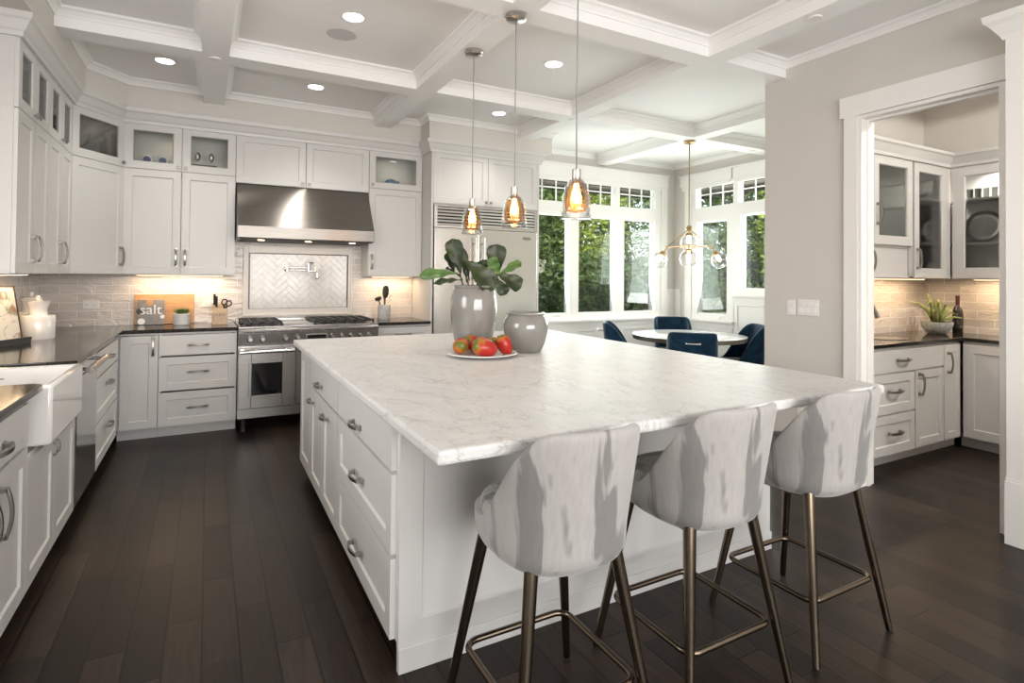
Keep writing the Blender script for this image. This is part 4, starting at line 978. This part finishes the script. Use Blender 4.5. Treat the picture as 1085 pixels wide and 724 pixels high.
obj('base', MB().box(-.10, .10, -.035, .035, .062, .085).box(-.095, -.08, -.03, .03, 0, .062).box(.08, .095, -.03, .03, 0, .062), M['walnut'], r, bevel=.002)
for x, lb in ((-.055, 'left small stemmed silver glass on the wooden stand'), (.055, 'right small stemmed silver glass on the wooden stand')):
    small('stem_glass', [(0, 0), (.018, 0), (.004, .006), (.004, .035), (.018, .05), (.022, .085), (.016, .105), (.004, .115), (0, .117)], 'silver', (x-.045, 5.90, ZG+.0855), lb, 'glass', 'stemmed glasses on the stand')
small('ceramic_vase', [(0, 0), (.05, 0), (.055, .05), (.05, .12), (.025, .17), (.022, .20), (.028, .21), (0, .205)], 'china', (-.845, 5.63, ZG), 'white vase behind the corner cabinet glass', 'vase')
r = thing('ceramic_fish', 'small blue ceramic fish on a stand in the cabinet left of the fridge', 'ornament', (1.72, 5.90, ZG), 0)
obj('body', MB().lathe([(0, -.075), (.022, -.06), (.038, -.01), (.03, .035), (.010, .058), (.022, .08), (0, .085)], n=20, axis=0).xf(Matrix.Diagonal((1, .6, 1, 1))).mv(0, 0, .085), M['bluefig'], r, smooth=True)
obj('stand', MB().lathe([(0, 0), (.03, 0), (.03, .006), (.006, .012), (.005, .06), (0, .06)], n=16), M['walnut'], r)
for x, y, z, lb in ((-.80, 5.78, 2.682, 'round puck light inside the corner wall cabinet'), (1.74, 5.94, 2.682, 'round puck light inside the cabinet left of the fridge'), (-.33, 5.93, 2.682, 'round puck light inside the cabinet left of the hood')):
    r = thing('puck_light', lb, 'puck light', (x, y, z), 0, 'puck lights in the glass cabinets')
    obj('ring', MB().lathe([(.035, 0), (.035, -.012), (.028, -.013), (.026, -.006)], n=24), M['nickel'], r); obj('lens', MB().cyl((0, 0, 0), .027, -.011, -.007, 24), M['led'], r); lamp('puck', 'SPOT', (0, 0, -.015), 1.1, (1, .85, .68), parent=r, spot_size=2.6, spot_blend=.8, shadow_soft_size=.025)
for i, (y, lb) in enumerate(((4.20, 'tall pale vase behind the first left glass door'), (4.90, 'low pale bowl stack behind the third left glass door'))):
    small('display_vase' if i == 0 else 'bowl_stack', [(0, 0), (.05, 0), (.06, .06), (.04, .14), (.045, .18), (0, .178)] if i == 0 else [(0, 0), (.04, 0), (.08, .05), (.08, .06), (.085, .08), (.08, .08), (.04, .02), (0, .02)], 'china', (-1.10, y, ZG), lb, 'vase' if i == 0 else 'bowls')

# ================================================================= NOOK: table, chairs, chandelier
TC = (4.72, 4.55)
r = thing('dining_table', 'round white-topped dining table in the window nook', 'table', (TC[0], TC[1], 0), 0)
obj('tabletop', MB().lathe([(0, .722), (.595, .722), (.60, .75), (.595, .752), (0, .752)], n=72), M['tabletop'], r, smooth='auto')
obj('edge_band', MB().lathe([(.602, .705), (.61, .705), (.61, .749), (.602, .749)], n=72).add([], []), M['tableedge'], r, smooth='auto')
obj('pedestal', MB().lathe([(0, 0), (.30, 0), (.30, .02), (.10, .05), (.06, .12), (.055, .60), (.12, .70), (.25, .722), (0, .722)], n=40), M['tableedge'], r, smooth='auto')
def chairH(ph):
    a = abs((ph+PI) % (2*PI)-PI)
    return .47+(.875-.47)*(1-smooth01((a-math.radians(46))/math.radians(70)))
ch = thing('dining_chair', 'navy velvet chair with its handled back turned to the camera', 'chair', (TC[0]-.56, TC[1]-.58, 0), 0, 'navy velvet chairs around the nook table')
obj('back_shell', shell(.235, .25, 5.0, .37, .47, chairH, lean=.12, bottom=.8), M['bluev'], ch, smooth=True, solid=.035, subsurf=1)
obj('seat_cushion', MB().box(-.195, .195, -.19, .225, .42, .485), M['bluev'], ch, bevel=.03, smooth=True)
for sx in (-1, 1):
    for sy in (-1, 1): obj('leg', MB().tube([(sx*.19, sy*.19, 0), (sx*.15, sy*.15, .38)], [.011, .016], 12), M['walnut'], ch, smooth='auto')
obj('back_handle', MB().tube([(-.06, -.352, .775), (.06, -.352, .775)], .008, 10).cyl((-.055, 0, .775), .007, -.352, -.28, 8, 1).cyl((.055, 0, .775), .007, -.352, -.28, 8, 1).lathe([(.013, -.067), (.013, -.055)], (0, -.352, .775), 12, 0).lathe([(.013, .055), (.013, .067)], (0, -.352, .775), 12, 0), M['chrome'], ch, smooth='auto')
def face(x, y): return math.atan2(TC[1]-y, TC[0]-x)-PI/2
for dx, dy, lb in ((.50, .72, 'navy velvet chair at the far side of the nook table'), (.46, -.27, 'navy velvet chair right of the table, partly behind the greige wall'), (-.50, .42, 'navy velvet chair left of the table, before the windows')):
    x, y = TC[0]+dx, TC[1]+dy; dup(ch, (x, y, 0), face(x, y), lb)
ch.rotation_euler = (0, 0, face(*ch.location[:2]))
r = thing('chandelier', 'brass triangular chandelier with clear glass globes over the nook table', 'chandelier', (4.71, 4.54, ZB), 0)
zz = lambda z: z-ZB
obj('canopy', MB().lathe([(.062, 0), (.062, -.022), (.055, -.026), (.012, -.028), (0, -.028)], n=32), M['brass'], r, smooth='auto')
obj('rod', MB().tube([(0, 0, -.028), (0, 0, zz(1.95))], .0065, 10), M['brass'], r, smooth=True)
obj('hub', MB().lathe([(0, zz(1.975)), (.025, zz(1.965)), (.034, zz(1.94)), (.025, zz(1.912)), (0, zz(1.90))], n=24), M['brass'], r, smooth=True)
ca = math.atan2(-.69, -.72); cs = []
for i in range(3): a = ca+i*2*PI/3; cs.append(Vector((math.cos(a), math.sin(a), 0)))
fr = MB()
for i in range(3):
    A = cs[i]*.28+Vector((0, 0, zz(1.735))); B = cs[(i+1) % 3]*.28+Vector((0, 0, zz(1.735)))
    fr.tube([A, B], .006, 8).tube([(0, 0, zz(1.93)), A], .006, 8)
    fr.lathe([(0, -.018), (.016, -.008), (.016, .008), (0, .018)], tuple(A), 14)
obj('frame', fr, M['brass'], r, smooth='auto')
def globe(c, d):
    d = d.normalized(); q = Vector((0, 0, 1)).rotation_difference(d).to_matrix().to_4x4()
    a = obj('arm', MB().lathe([(.007, 0), (.007, .06), (.02, .062), (.036, .075), (.040, .10), (.030, .10)], n=20).xf(Matrix.Translation(c) @ q), M['brass'], r, smooth='auto')
    g = MB().lathe([(.035, .095), (.07, .115), (.092, .155), (.095, .185), (.085, .225), (.055, .255), (0, .268)], n=32).xf(Matrix.Translation(c) @ q)
    obj('globe', g, M['clear'], a, smooth=True)
    obj('bulb', MB().lathe([(0, .09), (.014, .10), (.022, .15), (.018, .18), (0, .19)], n=16).xf(Matrix.Translation(c) @ q), M['bulb2'], a, smooth=True)
for v in cs: globe(v*.28+Vector((0, 0, zz(1.735))), v*.42+Vector((0, 0, -.60)))
globe(Vector((0, 0, zz(1.955))), Vector((0, 0, -1)))
lamp('chandelier_glow', 'POINT', (0, 0, zz(1.55)), 6, (1, .9, .75), parent=r, shadow_soft_size=.12)

# ================================================================= PANTRY
PZ = .915
pb = thing('pantry_base_cabinet', 'white pantry base cabinet with drawers and door below the sink', 'cabinet', (4.0, 2.31, 0), 0, 'pantry base cabinets')
obj('carcass', MB().box(0, 1.187, 0, .47, .10, ZT), M['white'], pb); obj('toe_kick', MB().box(0, 1.187, .065, .08, 0, .10), M['white'], pb)
for f in [('flat', .16, 1.185, .70, .865, ('h', .58, .785, .15)), ('drawer', .16, .755, .40, .69, ('h', .47, .56, .15)), ('drawer', .16, .755, .10, .39, ('h', .47, .255, .15)), ('door', .76, 1.185, .10, .69, ('v', .815, .585, .16))]: front(pb, f)
pc = thing('pantry_narrow_cabinet', 'narrow white pantry cabinet in the corner, one door with vertical pull', 'cabinet', (5.19, 2.31, 0), 0, 'pantry base cabinets')
obj('carcass', MB().box(.0, .28, 0, .47, .10, ZT), M['white'], pc); obj('toe_kick', MB().box(.0, .36, .065, .08, 0, .10), M['white'], pc)
front(pc, ('door', .0, .26, .10, .865, ('v', .06, .72, .16), .055))
pd = thing('pantry_side_cabinet', 'white pantry base cabinet on the right wall with plain panel door', 'cabinet', (5.49, 2.285, 0), -PI/2, 'pantry base cabinets')
obj('carcass', MB().box(0, .34, 0, .46, .10, ZT), M['white'], pd); obj('toe_kick', MB().box(-.05, .34, .085, .10, 0, .10), M['white'], pd)
front(pd, ('door', .005, .325, .10, .865, None, .07))
wf = thing('wine_fridge', 'black and steel wine fridge at the right edge of the pantry', 'wine fridge', (5.49, 1.94, 0), -PI/2)
obj('cabinet', MB().box(0, .60, .0, .45, .05, .88), M['black'], wf); obj('door', plate(.003, .597, .10, .87, [(.06, .54, .16, .81)], -.03, 0), M['steel'], wf)
obj('door_glass', MB().box(.055, .545, -.018, -.01, .155, .815), M['blackgloss'], wf); obj('handle', MB().tube([(.03, -.06, .25), (.03, -.06, .75)], .009, 10), M['steel'], wf)
top('countertop', 'dark L-shaped pantry worktop around the small sink', [(3.99, 2.28), (5.46, 2.28), (5.46, 1.3), (5.957, 1.3), (5.957, 2.787), (3.99, 2.787)])
ps = thing('pantry_sink', 'small undermount steel sink in the dark pantry worktop', 'sink', (4.80, 2.52, PZ), 0)
obj('rim', MB().lathe([(.14, .001), (.155, .004), (.165, .001)], n=36).xf(Matrix.Diagonal((1.3, .9, 1, 1))), M['black'], ps, smooth=True)
obj('bowl', MB().lathe([(0, .0012), (.145, .0015)], n=36).xf(Matrix.Diagonal((1.3, .9, 1, 1))), M['steel'], ps)
pf = thing('pantry_faucet', 'curved nickel faucet over the pantry sink', 'faucet', (4.66, 2.72, PZ), 0)
obj('base', MB().lathe([(.026, 0), (.026, .01), (.014, .02), (.013, .10), (0, .10)], n=20), M['nickel'], pf, smooth='auto')
obj('spout', MB().tube([(0, 0, .09)] + [(.085-.085*math.cos(a), -.05*(1-math.cos(a)), .20+.085*math.sin(a)) for a in [PI*i/10*.86 for i in range(11)]], .011, 12), M['nickel'], pf, smooth=True)
obj('spray_head', MB().tube([(.160, -.092, .235), (.172, -.10, .205), (.186, -.108, .155)], [.012, .017, .021], 14), M['nickel'], pf, smooth='auto')
obj('lever', MB().tube([(.012, 0, .07), (.05, -.03, .085)], .006, 8), M['nickel'], pf)
pp = thing('potted_succulent', 'spiky succulent in a grey textured bowl on the pantry worktop', 'plant', (5.63, 2.54, PZ), 0)
lathe_obj('bowl', [(0, 0), (.06, 0), (.068, .004), (.10, .04), (.118, .085), (.12, .105), (.112, .105), (.10, .085), (0, .085)], M['concrete'], pp, n=40)
obj('soil', MB().lathe([(0, .094), (.108, .094), (.0, .097)][::-1], n=24), M['soil'], pp)
q = random.Random(5)
for i, (a, l, up) in enumerate([(3.0, .17, .17), (2.5, .06, .26), (3.5, .10, .19), (4.3, .05, .21), (1.2, .05, .20), (.2, .20, .16), (-.3, .12, .10), (5.2, .07, .17), (.6, .10, .19), (2.0, .12, .15), (3.9, .13, .12), (6.0, .16, .06)]):
    d = RV*math.cos(a)+FV*math.sin(a); b0 = d*.02+Vector((0, 0, .09)); pts = [b0, b0+d*l*.3+Vector((0, 0, up*.62)), b0+d*l*.7+Vector((0, 0, up)), b0+d*l*1.15+Vector((0, 0, up*(.82 if i else 1.1)))]
    obj('leaf', MB().tube(pts, [.011, .012, .008, .002], 8, sx=1.5), M['succ'], pp, smooth=True)
wb = thing('wine_bottle', 'dark wine bottle with red capsule on the pantry worktop', 'bottle', (5.80, 2.455, PZ), 0)
lathe_obj('glass', [(0, 0), (.036, 0), (.038, .004), (.038, .19), (.034, .215), (.016, .245), (.0145, .255), (.0145, .31), (0, .31)], M['bottle'], wb)
lathe_obj('label', [(.0385, .05), (.0388, .052), (.0388, .165), (.0385, .167)], M['wlabel'], wb); lathe_obj('capsule', [(.0152, .255), (.0155, .26), (.0155, .325), (.017, .326), (.017, .335), (0, .336)], M['foil'], wb)
# pantry wall cabinets
PU, PD, PT = 1.40, 2.37, 2.38
pw = thing('pantry_wall_cabinet', 'white pantry wall cabinet with glass door over a plain lift-up panel', 'cabinet', (4.0, 2.49, 0), 0, 'pantry wall cabinets')
t = .018
obj('carcass', MB().box(0, t, 0, .30, PU, PT).box(1.10-t, 1.10, 0, .30, PU, PT).box(0, 1.10, .29, .30, PU, PT).box(0, 1.10, 0, .30, PT-t, PT).box(0, 1.10, 0, .30, 1.645, 1.663).box(0, 1.10, .0, .30, PU, PU+.015), M['white'], pw)
front(pw, ('glass', .535, 1.095, 1.66, PD, ('v', .578, 1.90, .16), .068)); front(pw, ('door', 0, .53, 1.66, PD))
lp = obj('lift_panel', MB().box(.02, 1.08, .015, .03, PU+.015, 1.645), M['white'], pw); obj('handle', pull(.555, 1.535, True, .15, .015), M['nickel'], lp)
pn = thing('pantry_glass_cabinet', 'narrow white pantry cabinet with full-height glass door', 'cabinet', (5.11, 2.49, 0), 0, 'pantry wall cabinets')
obj('carcass', MB().box(0, t, 0, .30, PU, PT).box(.56-t, .56, 0, .012, PU, PT).box(0, .84, .29, .30, PU, PT).box(0, .84, 0, .30, PT-t, PT).box(0, .84, 0, .30, PU, PU+t), M['white'], pn)
SZ = (1.70, 2.08)
obj('filler', MB().box(.545, .60, -.02, .0, PU, PT), M['white'], pn)
for z in SZ: obj('shelf', MB().box(t, .84, .02, .29, z-.009, z+.009), M['white'], pn)
front(pn, ('glass', .01, .545, PU, PD, ('v', .05, 1.56, .16), .075))
pr = thing('pantry_side_glass_cabinet', 'white glass-door cabinet on the right pantry wall', 'cabinet', (5.71, 2.47, 0), -PI/2, 'pantry wall cabinets')
obj('carcass', MB().box(.90-t, .90, 0, .255, PU, PT).box(0, .90, .245, .255, PU, PT).box(0, .90, 0, .255, PT-t, PT).box(0, .90, 0, .255, PU, PU+t), M['white'], pr)
for z in SZ: obj('shelf', MB().box(0, .88, .02, .245, z-.009, z+.009), M['white'], pr)
front(pr, ('glass', .02, .86, PU, PD, None, .085))
struct('trim_pantry_crown', sweep([(-a, b-2.69+PD-.01+.02) for a, b in [(0, 2.675), (.018, 2.675), (.022, 2.70), (.052, 2.755), (.066, 2.768), (.070, 2.79), (0, 2.79)]], [(4.0, 2.47), (5.69, 2.47), (5.69, 1.58)]), M['white'])
gl4 = [(0, 0), (.020, 0), (.024, .09), (.021, .09), (.018, .008), (0, .008)]
for i in range(4):
    y = 2.375-i*.058; small('tumbler', gl4, 'darkglass' if i < 2 else 'silver', (5.83, y, SZ[1]+.0095), ('clear tumbler at the left end of the top pantry shelf', 'clear tumbler second from the left on the top pantry shelf', 'dark tumbler third from the left on the top pantry shelf', 'dark tumbler at the right end of the top pantry shelf')[i], 'tumbler', 'tumblers on the top pantry shelf')
o = obj('glass_platter', MB().lathe([(0, 0), (.09, .002), (.135, .014), (.14, .018), (.09, .008), (0, .006)], n=40).rot(-PI/2+.12, 'Y'), M['silver'], loc=(5.90, 2.30, SZ[0]+.152), smooth=True); tag(o, 'round silver platter standing on the middle right pantry shelf', 'platter')
small('shallow_bowl', [(0, 0), (.05, 0), (.08, .015), (.11, .03), (.105, .03), (.05, .008), (0, .006)], 'walnut', (5.83, 2.26, PU+t+.001), 'shallow dark dish on the bottom right pantry shelf', 'bowl')
o = obj('serving_tray', MB().lathe([(0, 0), (.10, .002), (.125, .012), (.12, .014), (0, .006)], n=36).rot(PI/2-.15, 'X'), M['black'], loc=(5.50, 2.72, SZ[0]+.137), smooth=True); tag(o, 'dark round tray standing in the narrow pantry cabinet', 'tray')
o = obj('serving_tray', MB().lathe([(0, 0), (.09, .002), (.11, .012), (.105, .014), (0, .006)], n=36).rot(PI/2-.15, 'X'), M['black'], loc=(5.62, 2.72, PU+t+.117), smooth=True); tag(o, 'dark round tray low in the narrow pantry cabinet behind the handle', 'tray')
for i, x in enumerate((5.60, 5.66)): small('candle_glass', [(0, 0), (.018, 0), (.018, .12), (.016, .12), (.016, .006), (0, .006)], 'china', (x, 2.58, PU+t+.001), ('pale candle glass beside the cabinet handle', 'pale candle glass further from the cabinet handle')[i], 'glass')
small('wine_glass', [(0, 0), (.03, 0), (.004, .006), (.004, .07), (.03, .10), (.036, .14), (.03, .17), (.029, .17), (.034, .14), (0, .078)], 'clear', (5.62, 2.60, SZ[0]+.0095), 'stemmed wine glass on the middle shelf of the narrow pantry cabinet', 'glass')
small('glass_bowl', [(0, 0), (.03, 0), (.07, .04), (.075, .07), (.071, .07), (.03, .008), (0, .006)], 'darkglass', (5.50, 2.62, SZ[1]+.0095), 'glass bowl on the top shelf of the narrow pantry cabinet', 'bowl')

# ================================================================= OUTSIDE
struct('ground_outside', MB().box(-8, 22, 6.45, 24, -.45, -.35).box(6.35, 22, -8, 6.45, -.45, -.35), M['grass'])
struct('eave_outside', MB().box(2.5, 7.0, 6.30, 6.92, 2.66, 2.90).box(6.22, 7.0, 2.0, 6.92, 2.66, 2.90), M['eave'])
def foliage(n, cx, cy, cz, rx, ry, rz_, size, seed, hollow=.55):
    q = random.Random(seed); m = MB(); vs = m.v; fs = m.f
    for i in range(n):
        while True:
            p = Vector((q.uniform(-1, 1), q.uniform(-1, 1), q.uniform(-1, 1)))
            if hollow < p.length < 1: break
        p = Vector((cx+p.x*rx, cy+p.y*ry, cz+p.z*rz_)); a = Vector((q.gauss(0, 1), q.gauss(0, 1), q.gauss(0, .6))).normalized(); b = a.cross(Vector((q.gauss(0, 1), q.gauss(0, 1), q.gauss(0, 1)))).normalized(); s = size*q.uniform(.6, 1.3)
        k = len(vs); vs += [tuple(p-a*s), tuple(p+b*s*.45), tuple(p+a*s), tuple(p-b*s*.45)]; fs.append((k, k+1, k+2, k+3))
    return m
def tree(name, label, x, y, h, rx, ry, rz_, n, size, mt, seed, cat='shrub'):
    r = thing(name, label, cat, (x, y, -.35), 0, 'greenery outside the nook windows')
    obj('foliage', foliage(n, 0, 0, h, rx, ry, rz_, size, seed), M[mt], r)
    tm = MB()
    q = random.Random(seed)
    for i in range(4): tm.tube([(q.uniform(-.15, .15), q.uniform(-.1, .1), 0), (q.uniform(-.4, .4), q.uniform(-.2, .2), h*.7), (q.uniform(-.6, .6), q.uniform(-.3, .3), h*1.2)], [.05, .035, .015], 7)
    obj('trunk', tm, M['bark'], r)
    return r
tree('hedge_shrub', 'dark hedge shrub outside the leftmost nook window', 5.6, 10.2, 2.0, 1.3, .9, 2.4, 6500, .075, 'hedge', 1)
tree('maple_tree', 'bright green maple outside the middle nook window', 7.6, 10.8, 3.3, 1.4, 1.2, 1.9, 6500, .09, 'maple', 2)
tree('hedge_shrub', 'dark hedge shrub below the bright maple', 7.2, 9.6, 1.0, 1.3, .7, 1.3, 4500, .07, 'hedge', 3)
tree('hedge_shrub', 'dark hedge shrub outside the right pane of the triple window', 9.2, 10.2, 2.0, 1.3, 1.0, 2.5, 6000, .075, 'hedge', 4)
tree('hedge_shrub', 'hedge shrub outside the narrow side window', 10.4, 8.6, 2.0, 1.2, 1.3, 2.4, 6000, .075, 'hedge', 5)
tree('maple_tree', 'yellow-green maple outside the short side window', 10.6, 6.9, 2.8, 1.2, 1.2, 1.9, 5500, .085, 'maple', 6)
tree('tall_tree', 'tall tree crown rising behind the hedge', 6.6, 14.0, 5.6, 4.2, 1.4, 3.0, 6000, .16, 'hedge', 8, 'tree')
tree('tall_tree', 'tall tree crown behind the side window shrubs', 14.0, 9.6, 5.0, 1.6, 4.0, 3.6, 6000, .16, 'hedge', 9, 'tree')
struct('fence_outside', MB().box(2, 15, 12.2, 12.3, -.35, 1.9).box(12.2, 12.3, 2, 12.3, -.35, 1.9), M['eave'])
